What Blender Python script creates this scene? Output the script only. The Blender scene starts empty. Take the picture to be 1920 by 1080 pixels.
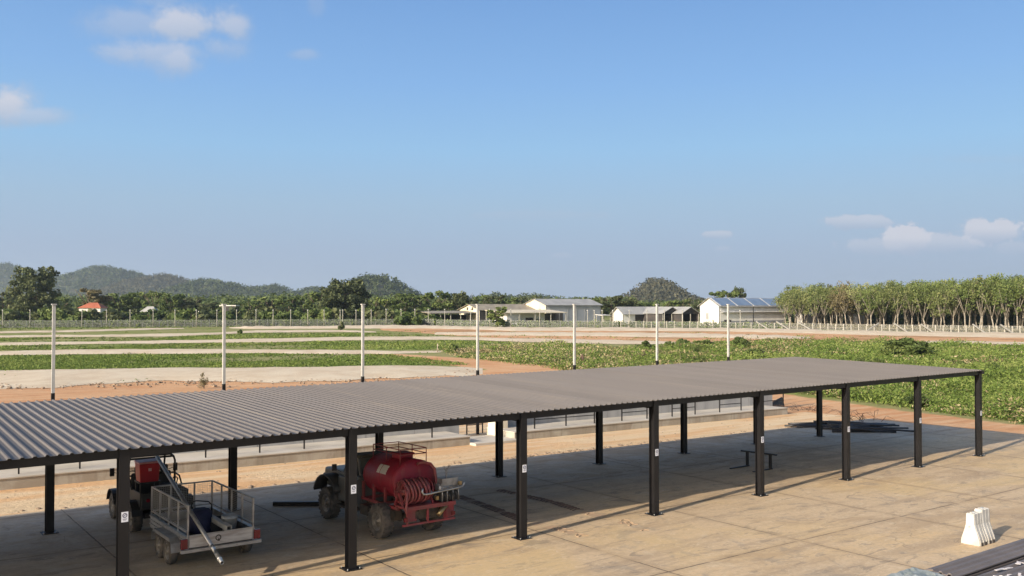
import bpy, math, random
import numpy as np
from math import sin, cos, pi, radians, atan2, sqrt
from mathutils import Vector, Matrix

sc = bpy.context.scene
COL = sc.collection
R = random.Random(7)
NR = np.random.default_rng(11)

# ------------------------------------------------------------------ camera, sky, sun, exposure
CAM = Vector((0.0, 0.0, 7.0))
F = 1669.0
YAW = radians(53.19)
PITCH = math.atan(31.0 / F)
cd = bpy.data.cameras.new('camera')
cam = bpy.data.objects.new('camera', cd)
COL.objects.link(cam)
cd.sensor_width = 36.0
cd.lens = F / 1920 * 36.0
cd.clip_start = 0.1
cd.clip_end = 20000
cam.location = CAM
cam.rotation_euler = (radians(90) + PITCH, 0, YAW - radians(90))
sc.camera = cam

SUN_TO = Vector((8.2, 1.46, -3.3)).normalized()          # the way the light travels
SUN_EL = math.asin(-SUN_TO.z)
SUN_AZ = atan2(-SUN_TO.x, -SUN_TO.y)
sd = bpy.data.lights.new('sun', 'SUN')
sun = bpy.data.objects.new('sun', sd)
COL.objects.link(sun)
sd.energy = 5.0
sd.angle = radians(0.5)
sd.color = (1.0, 0.88, 0.71)
sun.rotation_euler = SUN_TO.to_track_quat('-Z', 'Y').to_euler()
sun.location = (-40, -20, 60)

sc.view_settings.view_transform = 'Standard'
sc.view_settings.look = 'None'
sc.view_settings.exposure = 0.5
sc.view_settings.gamma = 1.0

FWD = Vector((cos(YAW), sin(YAW), 0))
RGT = Vector((sin(YAW), -cos(YAW), 0))
CF = FWD * cos(PITCH) + Vector((0, 0, sin(PITCH)))
CU = Vector((0, 0, cos(PITCH))) - FWD * sin(PITCH)


def ray(u, v):
    return (CF + RGT * ((u - 960) / F) + CU * ((540 - v) / F))


def gz(x, y):
    return max(0.0, 0.83 - 0.0143 * (x - 9.41) - 0.011 * (y - 18.85))


def ground_at(u, v, dz=0.0):
    r = ray(u, v)
    t = 50.0
    for _ in range(30):
        p = CAM + r * t
        t = (gz(p.x, p.y) + dz - CAM.z) / r.z
    return CAM + r * t


def at_depth(u, v, d):
    r = ray(u, v)
    return CAM + r * (d / r.dot(FWD))


# ------------------------------------------------------------------ node helpers
class NT:
    def __init__(self, tree):
        self.t = tree
        self.n = tree.nodes
        self.l = tree.links

    def node(self, typ, **kw):
        n = self.n.new(typ)
        for k, v in kw.items():
            setattr(n, k, v)
        return n

    def put(self, sock, val):
        if isinstance(val, bpy.types.NodeSocket):
            self.l.new(val, sock)
        elif val is not None:
            sock.default_value = val

    def math(self, op, a, b=None, c=None, clamp=False):
        n = self.node('ShaderNodeMath', operation=op, use_clamp=clamp)
        self.put(n.inputs[0], a)
        if b is not None: self.put(n.inputs[1], b)
        if c is not None: self.put(n.inputs[2], c)
        return n.outputs[0]

    def vmath(self, op, a, b=None):
        n = self.node('ShaderNodeVectorMath', operation=op)
        self.put(n.inputs[0], a)
        if b is not None: self.put(n.inputs[1], b)
        return n.outputs['Value'] if op in ('DOT_PRODUCT', 'LENGTH') else n.outputs[0]

    def mix(self, f, a, b, blend='MIX'):
        n = self.node('ShaderNodeMix', data_type='RGBA', blend_type=blend)
        self.put(n.inputs[0], f)
        self.put(n.inputs[6], a if isinstance(a, bpy.types.NodeSocket) else (*a[:3], 1))
        self.put(n.inputs[7], b if isinstance(b, bpy.types.NodeSocket) else (*b[:3], 1))
        return n.outputs[2]

    def ramp(self, f, a, b, smooth=True):
        n = self.node('ShaderNodeMapRange', interpolation_type='SMOOTHSTEP' if smooth else 'LINEAR')
        self.put(n.inputs[0], f)
        n.inputs[1].default_value = a
        n.inputs[2].default_value = b
        return n.outputs[0]

    def coords(self, scale=(1, 1, 1), which='Object', rot=(0, 0, 0)):
        c = self.node('ShaderNodeTexCoord')
        m = self.node('ShaderNodeMapping')
        m.inputs['Scale'].default_value = scale
        m.inputs['Rotation'].default_value = rot
        self.l.new(c.outputs[which], m.inputs[0])
        return m.outputs[0]

    def noise(self, vec, scale, detail=4, rough=0.55, dist=0.0):
        n = self.node('ShaderNodeTexNoise')
        self.put(n.inputs['Vector'], vec)
        n.inputs['Scale'].default_value = scale
        n.inputs['Detail'].default_value = detail
        n.inputs['Roughness'].default_value = rough
        n.inputs['Distortion'].default_value = dist
        return n.outputs[0]

    def bump(self, h, strength, dist):
        n = self.node('ShaderNodeBump')
        n.inputs['Strength'].default_value = strength
        n.inputs['Distance'].default_value = dist
        self.put(n.inputs['Height'], h)
        return n.outputs[0]


def new_mat(name):
    m = bpy.data.materials.new(name)
    m.use_nodes = True
    nt = NT(m.node_tree)
    b = nt.n['Principled BSDF']
    return m, nt, b


def mat(name, c1, c2=None, scale=3.0, rough=0.6, metal=0.0, bump=0.0, lo=0.35, hi=0.65, spec=0.5, detail=5, stretch=(1, 1, 1)):
    m, nt, b = new_mat(name)
    v = nt.coords(stretch)
    c2 = c2 or tuple(x * 0.8 for x in c1)
    n = nt.noise(v, scale, detail)
    nt.put(b.inputs['Base Color'], nt.mix(nt.ramp(n, lo, hi), c1, c2))
    b.inputs['Roughness'].default_value = rough
    b.inputs['Metallic'].default_value = metal
    b.inputs['Specular IOR Level'].default_value = spec
    if bump:
        n2 = nt.noise(v, scale * 6, 4)
        nt.put(b.inputs['Normal'], nt.bump(n2, 0.6, bump))
    return m


# ------------------------------------------------------------------ world: Nishita sky with small cumulus
w = bpy.data.worlds.new('World')
sc.world = w
w.use_nodes = True
wt = NT(w.node_tree)
bg = wt.n['Background']
sky = wt.node('ShaderNodeTexSky', sky_type='NISHITA')
sky.sun_disc = False
sky.sun_elevation = SUN_EL
sky.sun_rotation = SUN_AZ
sky.altitude = 0
sky.air_density = 1.0
sky.dust_density = 2.5
sky.ozone_density = 2.0
SKY_STR = 0.15
bg.inputs[1].default_value = SKY_STR
gen = wt.node('ShaderNodeTexCoord').outputs['Generated']
# (u, v, half width, half height, strength) of each cloud puff, turned into sky directions
PUFFS = [(262, 42, 78, 26, .55), (335, 45, 62, 36, 1.0), (434, 48, 34, 34, .85), (310, 100, 80, 26, .75), (335, 112, 40, 28, .85),
         (420, 90, 44, 26, .5), (570, 102, 26, 10, .4), (12, 196, 44, 36, 1.1), (60, 216, 60, 18, .7),
         (1612, 416, 52, 12, .75), (1634, 462, 40, 14, .6), (1702, 448, 32, 24, 1.15), (1765, 455, 46, 16, .75), (1855, 434, 40, 20, 1.0), (1905, 464, 26, 12, .5),
         (1345, 440, 24, 7, .7), (1357, 467, 14, 5, .4), (1052, 479, 20, 5, .35), (1000, 404, 130, 8, .22), (1840, 298, 90, 8, .2), (300, 2, 40, 12, .35), (595, 8, 16, 24, .25)]
nz = wt.noise(gen, 11.0, 8, 0.66, 0.4)
nz2 = wt.noise(gen, 34.0, 6, 0.62, 0.3)
wob = wt.math('ADD', wt.math('MULTIPLY', wt.math('SUBTRACT', nz, 0.5), 2.1), wt.math('MULTIPLY', wt.math('SUBTRACT', nz2, 0.5), 1.3))
nz3 = wt.noise(gen, 75.0, 7, 0.68, 0.5)
wob3 = wt.math('ADD', wt.math('MULTIPLY', wt.math('SUBTRACT', nz2, 0.5), 1.6), wt.math('MULTIPLY', wt.math('SUBTRACT', nz3, 0.5), 2.2))
total = None
lit = None
for (u, v, ru, rv, s) in PUFFS:
    d = ray(u, v).normalized()
    rr = RGT.copy()
    uu = rr.cross(d).normalized()
    if uu.z < 0: uu = -uu
    a = wt.vmath('DOT_PRODUCT', gen, tuple(rr / (ru / F * 1.25) - d * (rr.dot(d) / (ru / F * 1.25))))
    b = wt.vmath('DOT_PRODUCT', gen, tuple(uu / (rv / F * 1.25)))
    f = wt.vmath('DOT_PRODUCT', gen, tuple(d))
    r2 = wt.math('ADD', wt.math('MULTIPLY', a, a), wt.math('MULTIPLY', b, b))
    r2 = wt.math('ADD', r2, wt.math('MULTIPLY', wt.math('SUBTRACT', 1.0, f), 4.0))
    fall = wt.math('ADD', wt.math('SUBTRACT', 1.0, wt.math('SQRT', r2)), wt.math('MULTIPLY', wob if v < 300 else wob3, 0.78 if v < 300 else 0.62))
    m_ = wt.math('MULTIPLY', wt.ramp(fall, 0.0 if ru > 55 or v < 300 else -0.05, 0.75 if v < 300 else 0.30), s if v < 300 else s * 1.12)
    l_ = wt.math('MULTIPLY', m_, wt.ramp(b, -0.9, 0.5))
    total = m_ if total is None else wt.math('MAXIMUM', total, m_)
    lit = l_ if lit is None else wt.math('MAXIMUM', lit, l_)
cloud_col = wt.mix(wt.math('MULTIPLY', lit, 1.0, clamp=True), (1.95, 2.35, 3.05), (3.0, 3.1, 3.5))
fac = wt.math('MULTIPLY', total, 0.84, clamp=True)
# tropical milkiness of the air near the horizon
hz = wt.node('ShaderNodeSeparateXYZ')
wt.l.new(gen, hz.inputs[0])
cr = wt.node('ShaderNodeValToRGB')
STOPS = [(0.0, (1.76, 2.16, 2.86)), (0.06, (1.70, 2.20, 3.04)), (0.11, (1.66, 2.40, 3.28)), (0.17, (1.42, 2.52, 3.82)), (0.24, (1.12, 2.16, 3.82)), (0.34, (0.80, 1.68, 3.36))]
while len(cr.color_ramp.elements) < len(STOPS):
    cr.color_ramp.elements.new(0.5)
for e, (p_, c_) in zip(cr.color_ramp.elements, STOPS):
    e.position = p_
    e.color = (c_[0] / 4, c_[1] / 4, c_[2] / 4, 1)
wt.l.new(hz.outputs[2], cr.inputs[0])
milk_col = wt.vmath('MULTIPLY', cr.outputs[0], (4.0, 4.0, 4.0))
milk = wt.math('MULTIPLY', wt.math('MULTIPLY', wt.ramp(hz.outputs[2], 0.50, 0.33), 0.92), wt.ramp(wt.vmath('DOT_PRODUCT', gen, tuple(FWD)), -0.1, 0.55))
SKYC = wt.mix(milk, sky.outputs[0], milk_col)
wt.l.new(wt.mix(fac, SKYC, cloud_col), bg.inputs[0])


# ------------------------------------------------------------------ mesh helpers
class MB:
    def __init__(self):
        self.v = []
        self.f = []
        self.s = []

    def quad(self, a, b, c, d, sm=False):
        i = len(self.v)
        self.v += [tuple(a), tuple(b), tuple(c), tuple(d)]
        self.f.append((i, i + 1, i + 2, i + 3))
        self.s.append(sm)

    def poly(self, pts, sm=False):
        i = len(self.v)
        self.v += [tuple(p) for p in pts]
        self.f.append(tuple(range(i, i + len(pts))))
        self.s.append(sm)

    def hexa(self, p, sm=False):            # p: bottom four then top four, counter-clockwise
        i = len(self.v)
        self.v += [tuple(q) for q in p]
        for f in ((3, 2, 1, 0), (4, 5, 6, 7), (0, 1, 5, 4), (1, 2, 6, 5), (2, 3, 7, 6), (3, 0, 4, 7)):
            self.f.append(tuple(i + k for k in f))
            self.s.append(sm)
        return self

    def box(self, x0, x1, y0, y1, z0, z1):
        return self.hexa([(x0, y0, z0), (x1, y0, z0), (x1, y1, z0), (x0, y1, z0), (x0, y0, z1), (x1, y0, z1), (x1, y1, z1), (x0, y1, z1)])

    def bar(self, p0, p1, w, h=None):
        h = h or w
        p0, p1 = Vector(p0), Vector(p1)
        d = (p1 - p0).normalized()
        up = Vector((0, 0, 1)) if abs(d.z) < 0.95 else Vector((0, 1, 0))
        a = d.cross(up).normalized() * (w / 2)
        b = a.cross(d).normalized() * (h / 2)
        self.hexa([p0 - a - b, p0 + a - b, p1 + a - b, p1 - a - b, p0 - a + b, p0 + a + b, p1 + a + b, p1 - a + b])
        return self

    def rings(self, rings, caps=True, sm=True, closed=False):
        i0 = len(self.v)
        n = len(rings[0])
        for r in rings: self.v += [tuple(p) for p in r]
        m = len(rings)
        for k in range(m if closed else m - 1):
            k2 = (k + 1) % m
            for j in range(n):
                j2 = (j + 1) % n
                self.f.append((i0 + k * n + j, i0 + k * n + j2, i0 + k2 * n + j2, i0 + k2 * n + j))
                self.s.append(sm)
        if caps and not closed:
            self.f.append(tuple(i0 + j for j in reversed(range(n)))); self.s.append(False)
            self.f.append(tuple(i0 + (m - 1) * n + j for j in range(n))); self.s.append(False)
        return self

    def cyl(self, p0, p1, r0, r1=None, n=12, caps=True):
        r1 = r0 if r1 is None else r1
        return self.tube([p0, p1], [r0, r1], n, caps)

    def tube(self, pts, r, n=8, caps=True, closed=False):
        pts = [Vector(p) for p in pts]
        if not isinstance(r, (list, tuple)): r = [r] * len(pts)
        rings = []
        ref = None
        for k, p in enumerate(pts):
            if closed:
                d = pts[(k + 1) % len(pts)] - pts[k - 1]
            else:
                d = pts[min(k + 1, len(pts) - 1)] - pts[max(k - 1, 0)]
            d.normalize()
            if ref is None:
                ref = Vector((0, 0, 1)) if abs(d.z) < 0.9 else Vector((1, 0, 0))
            a = (ref - d * ref.dot(d))
            if a.length < 1e-4: a = d.orthogonal()
            a.normalize()
            ref = a
            b = d.cross(a)
            rings.append([p + (a * cos(2 * pi * j / n) + b * sin(2 * pi * j / n)) * r[k] for j in range(n)])
        return self.rings(rings, caps, True, closed)

    def lathe(self, c, axis, prof, n=24, caps=False):    # prof: (along, radius)
        c = Vector(c); ax = Vector(axis).normalized()
        a = ax.orthogonal().normalized(); b = ax.cross(a)
        return self.rings([[c + ax * t + (a * cos(2 * pi * j / n) + b * sin(2 * pi * j / n)) * max(r, 1e-4) for j in range(n)] for t, r in prof], caps)

    def prism(self, prof, p, ax_a, ax_b, ax_l, l0, l1):  # 2D profile swept along ax_l
        p, ax_a, ax_b, ax_l = Vector(p), Vector(ax_a), Vector(ax_b), Vector(ax_l)
        return self.rings([[p + ax_a * a + ax_b * b + ax_l * l for a, b in prof] for l in (l0, l1)], True, False)

    def pieces(self):
        par = list(range(len(self.v)))
        def find(i):
            while par[i] != i:
                par[i] = par[par[i]]; i = par[i]
            return i
        for f in self.f:
            for k in f[1:]:
                par[find(k)] = find(f[0])
        isl = {}
        for i in range(len(self.v)): isl.setdefault(find(i), []).append(i)
        keys = list(isl)
        box = {}
        for k in keys:
            P = [self.v[i] for i in isl[k]]
            box[k] = ([min(p[a] for p in P) for a in range(3)], [max(p[a] for p in P) for a in range(3)])
        grp = {k: k for k in keys}
        def g(k):
            while grp[k] != k: k = grp[k]
            return k
        for i, a in enumerate(keys):
            for b in keys[i + 1:]:
                (la, ha), (lb, hb) = box[a], box[b]
                gap = sqrt(sum(max(0, la[q] - hb[q], lb[q] - ha[q]) ** 2 for q in range(3)))
                sz = max(max(ha[q] - la[q] for q in range(3)), max(hb[q] - lb[q] for q in range(3)))
                if gap <= max(.02, .5 * sz): grp[g(a)] = g(b)
        out = {}
        own = {}
        for k in keys:
            for i in isl[k]: own[i] = g(k)
        for f, sm in zip(self.f, self.s):
            mb = out.setdefault(own[f[0]], (MB(), {}))
            ids = []
            for i in f:
                if i not in mb[1]:
                    mb[1][i] = len(mb[0].v); mb[0].v.append(self.v[i])
                ids.append(mb[1][i])
            mb[0].f.append(tuple(ids)); mb[0].s.append(sm)
        return [q[0] for q in out.values()]

    def build(self, name, m, parent=None, world=False, bevel=0.0, kind=None):
        if name in ('anchor_bolt', 'axle', 'plug', 'prop', 'spring_box', 'stored_goods', 'tail_light', 'timber_bearer', 'valve', 'vent', 'weld_band', 'wheel_set') and not getattr(self, 'whole', False):
            first = None
            for p in self.pieces():
                p.whole = True
                o = p.build(name if name != 'wheel_set' else 'wheel', m, parent, world, bevel, kind)
                first = first or o
            return first
        me = bpy.data.meshes.new(name)
        vs = self.v
        if world and parent is not None:
            L = parent.location
            vs = [(x - L.x, y - L.y, z - L.z) for x, y, z in vs]
        me.from_pydata(vs, [], self.f)
        me.polygons.foreach_set('use_smooth', self.s)
        me.update()
        o = link(name, me, m, parent)
        if kind: o['kind'] = kind
        if bevel:
            b = o.modifiers.new('bevel', 'BEVEL')
            b.width = bevel; b.segments = 2; b.limit_method = 'ANGLE'; b.angle_limit = radians(40)
        return o


def link(name, me, m=None, parent=None):
    o = bpy.data.objects.new(name, me)
    COL.objects.link(o)
    if m is not None: me.materials.append(m)
    if parent is not None: o.parent = parent
    return o


def thing(name, label, cat, loc=(0, 0, 0), rz=0.0, group=None, tilt=False):
    o = bpy.data.objects.new(name, None)
    COL.objects.link(o)
    o.empty_display_size = 0.2
    o.location = loc
    if tilt:
        n = Vector((0.0143, 0.011, 1)).normalized()
        q = Vector((0, 0, 1)).rotation_difference(n)
        o.rotation_euler = (q.to_matrix() @ Matrix.Rotation(rz, 3, 'Z')).to_euler()
    else:
        o.rotation_euler = (0, 0, rz)
    tag(o, label, cat, group)
    return o


def tag(o, label, cat, group=None):
    o['label'] = label
    o['category'] = cat
    if group: o['group'] = group
    return o


def copy_tree(o, parent=None):
    c = o.copy()
    COL.objects.link(c)
    if parent is not None: c.parent = parent
    for ch in list(o.children):
        copy_tree(ch, c)
    return c


def np_mesh(name, verts, faces, m, tint=None, kind=None, parent=None):
    """verts (n,3), faces (m,4) numpy; tint per face."""
    me = bpy.data.meshes.new(name)
    nv, nf, k = len(verts), len(faces), faces.shape[1]
    me.vertices.add(nv)
    me.vertices.foreach_set('co', np.asarray(verts, dtype=np.float32).ravel())
    me.loops.add(nf * k)
    me.loops.foreach_set('vertex_index', np.asarray(faces, dtype=np.int32).ravel())
    me.polygons.add(nf)
    me.polygons.foreach_set('loop_start', np.arange(0, nf * k, k, dtype=np.int32))
    me.polygons.foreach_set('loop_total', np.full(nf, k, dtype=np.int32))
    me.update(calc_edges=True)
    if tint is not None:
        a = me.attributes.new('tint', 'FLOAT', 'FACE')
        a.data.foreach_set('value', np.asarray(tint, dtype=np.float32))
    o = link(name, me, m, parent)
    if kind: o['kind'] = kind
    return o


def leaf_quads(centers, size, out=None, bias=0.6, aspect=0.62):
    """one rhombic leaf spray per centre, turned mostly outward"""
    n = len(centers)
    nrm = NR.normal(size=(n, 3))
    nrm /= np.linalg.norm(nrm, axis=1, keepdims=True)
    if out is not None:
        nrm = nrm + out * bias
        nrm /= np.linalg.norm(nrm, axis=1, keepdims=True) + 1e-6
    t = np.cross(nrm, NR.normal(size=(n, 3)))
    t /= np.linalg.norm(t, axis=1, keepdims=True) + 1e-6
    b = np.cross(nrm, t)
    s = (np.ones(n) * size if np.isscalar(size) else size)[:, None] * NR.uniform(0.7, 1.3, (n, 1))
    v = np.stack([centers - t * s, centers - b * s * aspect + nrm * s * .12, centers + t * s, centers + b * s * aspect + nrm * s * .12], axis=1)
    return v.reshape(-1, 3), np.arange(n * 4).reshape(-1, 4)


def blob_points(n, rng=NR):
    d = rng.normal(size=(n, 3))
    d /= np.linalg.norm(d, axis=1, keepdims=True)
    r = rng.uniform(0, 1, (n, 1)) ** 0.45
    return d * r


def foliage_mat(name, dark, mid, light, rnd=0.25, transl=0.25):
    m, nt, b = new_mat(name)
    a = nt.node('ShaderNodeAttribute', attribute_name='tint')
    oi = nt.node('ShaderNodeObjectInfo')
    f = nt.math('ADD', a.outputs['Fac'], nt.math('MULTIPLY', nt.math('SUBTRACT', oi.outputs['Random'], 0.5), rnd))
    c = nt.mix(nt.ramp(f, 0.0, 0.5, False), dark, mid)
    c = nt.mix(nt.ramp(f, 0.5, 1.0, False), c, light)
    nt.put(b.inputs['Base Color'], c)
    b.inputs['Roughness'].default_value = 0.65
    b.inputs['Specular IOR Level'].default_value = 0.25
    if transl:
        tr = nt.node('ShaderNodeBsdfTranslucent')
        nt.put(tr.inputs[0], c)
        mx = nt.node('ShaderNodeMixShader')
        mx.inputs[0].default_value = transl
        nt.l.new(b.outputs[0], mx.inputs[1])
        nt.l.new(tr.outputs[0], mx.inputs[2])
        nt.l.new(mx.outputs[0], nt.n['Material Output'].inputs[0])
    return m


# ------------------------------------------------------------------ materials
M = {}
M['black_steel'] = steel = mat('black_steel', (.010, .0095, .0105), (.014, .013, .014), 1.2, .40, 0, 0, spec=.30)
M['roof_grey'] = mat('roof_grey', (.116, .104, .099), (.104, .094, .090), .9, .5, 0)
M['roof_under'] = mat('roof_underside', (.17, .165, .16), (.15, .145, .14), 1.5, .6)
M['white_paint'] = mat('white_paint', (.43, .42, .395), (.35, .34, .315), 2.5, .45)
M['white_plastic'] = mat('white_plastic', (.52, .50, .46), (.42, .395, .35), 2.2, .5)
M['galv'] = mat('galv', (.37, .365, .36), (.26, .25, .245), 5, .42, .55)
M['galv_wood'] = mat('galv_board', (.46, .42, .38), (.30, .26, .23), 4, .7, 0, .003, stretch=(.5, 1, 3))
M['steel_pipe'] = mat('steel_pipe', (.50, .50, .49), (.36, .35, .33), 4, .33, .8)
M['tyre'] = mat('tyre', (.040, .038, .036), (.115, .095, .078), 5, .85)
M['rim'] = mat('rim', (.24, .22, .20), (.14, .12, .10), 8, .5, .5)
M['red_paint'] = mat('red_paint', (.27, .006, .022), (.20, .012, .022), 1.6, .40, 0, 0, .35, .75)
M['red_dusty'] = mat('red_dusty', (.25, .028, .034), (.17, .045, .04), 4, .6)
M['hose'] = mat('red_hose', (.24, .045, .05), (.17, .055, .05), 9, .6)
M['rubber'] = mat('rubber', (.02, .02, .02), (.035, .032, .03), 5, .6)
M['olive'] = mat('olive_paint', (.075, .078, .078), (.10, .095, .085), 2.5, .42)
M['canvas'] = mat('canvas', (.045, .045, .030), (.07, .065, .045), 3, .85)
M['dark_metal'] = mat('dark_metal', (.05, .045, .04), (.10, .08, .06), 7, .5, .6)
M['brass'] = mat('worn_brass', (.42, .33, .18), (.25, .17, .08), 6, .35, .8)
M['utv_black'] = mat('utv_black', (.008, .0075, .0075), (.016, .014, .013), 4, .5)
M['cooler_red'] = mat('cooler_red', (.34, .004, .012), (.27, .004, .010), 2, .4)
M['cream'] = mat('cream_plaster', (.70, .62, .47), (.58, .50, .37), .5, .8)
M['label_cream'] = mat('label_cream', (.50, .45, .39), (.44, .39, .34), 6, .6)
M['white_wall'] = mat('white_wall', (.60, .57, .53), (.50, .47, .43), .35, .75)
M['grey_sheet'] = mat('grey_sheet', (.30, .31, .335), (.25, .26, .28), .3, .6)
M['grey_roof'] = mat('grey_roof', (.34, .335, .32), (.27, .265, .255), .3, .6)
M['tan_roof'] = mat('tan_roof', (.30, .26, .195), (.22, .19, .145), .4, .7)
M['cream_roof'] = mat('cream_roof', (.62, .54, .40), (.52, .45, .33), .3, .7)
M['solar'] = mat('solar_panel', (.16, .21, .29), (.12, .165, .24), .4, .3, 0)
M['tile_red'] = mat('clay_tile', (.40, .12, .06), (.30, .09, .05), .8, .8)
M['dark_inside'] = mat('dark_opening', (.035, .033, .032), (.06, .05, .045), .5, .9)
M['blue_cloth'] = mat('navy_cloth', (.010, .013, .045), (.018, .02, .06), 6, .8, 0, .01)
M['grey_plastic'] = mat('grey_plastic', (.34, .35, .35), (.26, .26, .26), 5, .5)
M['rust'] = mat('rusty_wire', (.13, .075, .05), (.08, .05, .035), 5, .8)
M['black_plastic'] = mat('black_pipe', (.012, .011, .014), (.025, .022, .022), 4, .42)
M['glass'] = mat('dusty_glass', (.10, .12, .12), (.18, .18, .16), 3, .1)
M['lamp_red'] = mat('tail_lamp', (.15, .008, .016), (.11, .008, .012), 5, .25)
M['sticker'] = mat('sticker_white', (.74, .74, .78), (.66, .66, .70), 8, .5)
M['sticker_ink'] = mat('sticker_ink', (.08, .08, .13), (.12, .12, .17), 8, .5)
M['bark_pale'] = mat('bark_pale', (.31, .275, .225), (.20, .17, .13), 1.2, .9)
M['bark'] = mat('bark', (.16, .12, .085), (.09, .07, .05), 1.5, .9)
M['concrete_post'] = mat('concrete_post', (.38, .36, .31), (.30, .28, .24), .8, .8)
M['tarp'] = mat('grey_green_tarp', (.19, .215, .20), (.33, .35, .335), 5, .45, 0, .02)
M['white_film'] = mat('torn_white_film', (.62, .58, .57), (.48, .44, .43), 10, .5)
M['stake'] = mat('weathered_wood', (.40, .34, .26), (.28, .23, .17), 3, .85)


def concrete_mat():
    m, nt, b = new_mat('dusty_concrete')
    v = nt.coords()
    big = nt.noise(v, .16, 6, .62, .4)
    mid = nt.noise(v, .9, 7, .65, .6)
    st = nt.noise(nt.coords((.10, .95, 1), rot=(0, 0, radians(-7))), 1.4, 6, .62, .5)
    fine = nt.noise(v, 9, 6, .7)
    c = nt.mix(nt.ramp(big, .40, .62), (.55, .41, .262), (.585, .415, .228))
    c = nt.mix(nt.math('MULTIPLY', nt.ramp(st, .46, .66), .70), c, (.36, .265, .175))
    c = nt.mix(nt.math('MULTIPLY', nt.ramp(mid, .55, .68), .62), c, (.275, .235, .19))
    c = nt.mix(nt.math('MULTIPLY', nt.ramp(mid, .44, .30), .5), c, (.66, .55, .39))
    # grey sky light painted into the inner slabs, which are also less dusty
    sx = nt.node('ShaderNodeSeparateXYZ')
    nt.l.new(v, sx.inputs[0])
    yy = nt.math('ADD', sx.outputs[1], nt.math('MULTIPLY', nt.math('SUBTRACT', big, .5), 14))
    c = nt.mix(nt.math('MULTIPLY', nt.ramp(yy, 20.5, 25.5), .72), c, nt.mix(nt.ramp(mid, .4, .6), (.405, .38, .345), (.33, .285, .235)))
    c = nt.mix(nt.math('MULTIPLY', nt.ramp(fine, .38, .68), .38), c, (.32, .25, .175))
    sc1 = nt.noise(nt.coords((.35, 1.1, 1), rot=(0, 0, radians(12))), 2.2, 8, .75, 1.2)
    c = nt.mix(nt.math('MULTIPLY', nt.ramp(sc1, .545, .63), .62), c, (.20, .165, .13))
    c = nt.mix(nt.math('MULTIPLY', nt.math('MULTIPLY', nt.ramp(nt.math('ABSOLUTE', nt.math('SUBTRACT', yy, 17.2)), 3.2, .4), nt.ramp(big, .42, .60)), .5), c, (.54, .40, .215))
    sw = nt.noise(nt.coords((.8, 1.3, 1)), 2.6, 9, .78, 2.2)
    c = nt.mix(nt.math('MULTIPLY', nt.ramp(sw, .52, .64), .5), c, (.64, .515, .36))
    br = nt.noise(nt.coords((.22, .6, 1)), .9, 7, .68, .8)
    c = nt.mix(nt.math('MULTIPLY', nt.ramp(br, .50, .66), .5), c, (.35, .245, .145))
    # sawn joints every five metres, with uneven silted edges
    wv = nt.noise(v, 3.5, 3, .6)
    jit = nt.math('MULTIPLY', nt.math('SUBTRACT', wv, .5), .05)
    def joint(s, off):
        k = nt.math('ADD', nt.math('SUBTRACT', s, off), jit)
        k = nt.math('ABSOLUTE', nt.math('SUBTRACT', nt.math('FLOORED_MODULO', k, 5.0), 2.5))
        return k
    jx = joint(sx.outputs[0], .3 - 2.5)
    jy = joint(sx.outputs[1], 4.4 - 2.5)
    jm = nt.math('MINIMUM', jx, jy)
    jl = nt.math('MULTIPLY', nt.ramp(jm, .030, .010), nt.ramp(nt.noise(v, .55, 5, .7), .34, .52))
    jd = nt.math('MULTIPLY', nt.ramp(jm, .30, .02), .22)
    c = nt.mix(jd, c, (.24, .17, .105))
    c = nt.mix(nt.math('MULTIPLY', jl, .82), c, (.085, .065, .045))
    nt.put(b.inputs['Base Color'], c)
    b.inputs['Roughness'].default_value = .82
    b.inputs['Specular IOR Level'].default_value = .3
    vo = nt.node('ShaderNodeTexVoronoi', feature='DISTANCE_TO_EDGE')
    wv2 = nt.node('ShaderNodeVectorMath', operation='ADD')
    nt.l.new(v, wv2.inputs[0])
    wn = nt.node('ShaderNodeTexNoise'); wn.inputs['Scale'].default_value = .8; wn.inputs['Detail'].default_value = 6
    nt.l.new(v, wn.inputs['Vector'])
    sc_ = nt.vmath('MULTIPLY', wn.outputs['Color'], (1.6, 1.6, 0))
    nt.l.new(sc_, wv2.inputs[1])
    nt.l.new(wv2.outputs[0], vo.inputs['Vector'])
    vo.inputs['Scale'].default_value = .22
    crk = nt.math('MULTIPLY', nt.ramp(vo.outputs[0], .006, .002), nt.ramp(nt.noise(v, .21, 4, .6), .54, .60))
    c = nt.mix(nt.math('MULTIPLY', crk, .32), c, (.10, .08, .06))
    spk = nt.noise(v, 26, 3, .6)
    c = nt.mix(nt.math('MULTIPLY', nt.ramp(spk, .66, .74), .55), c, (.14, .11, .085))
    nt.put(b.inputs['Base Color'], c)
    h = nt.math('ADD', nt.math('MULTIPLY', mid, .6), nt.math('SUBTRACT', nt.math('MULTIPLY', fine, .35), nt.math('MULTIPLY', jl, .8)))
    nt.put(b.inputs['Normal'], nt.bump(h, .5, .03))
    return m


def dirt_nodes(nt, v, stretch):
    a = nt.noise(v, .12, 6, .6, .3)
    s = nt.noise(nt.coords(stretch), 1.6, 7, .65, .4)
    f = nt.noise(v, 3.2, 7, .7)
    c = nt.mix(nt.ramp(a, .38, .62), (.50, .245, .115), (.545, .31, .165))
    c = nt.mix(nt.math('MULTIPLY', nt.ramp(s, .42, .62), .65), c, (.60, .41, .25))
    c = nt.mix(nt.math('MULTIPLY', nt.ramp(s, .42, .30), .5), c, (.31, .155, .08))
    c = nt.mix(nt.math('MULTIPLY', nt.ramp(f, .52, .72), .5), c, (.28, .18, .105))
    return c, nt.math('ADD', s, nt.math('MULTIPLY', f, .5))


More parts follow.
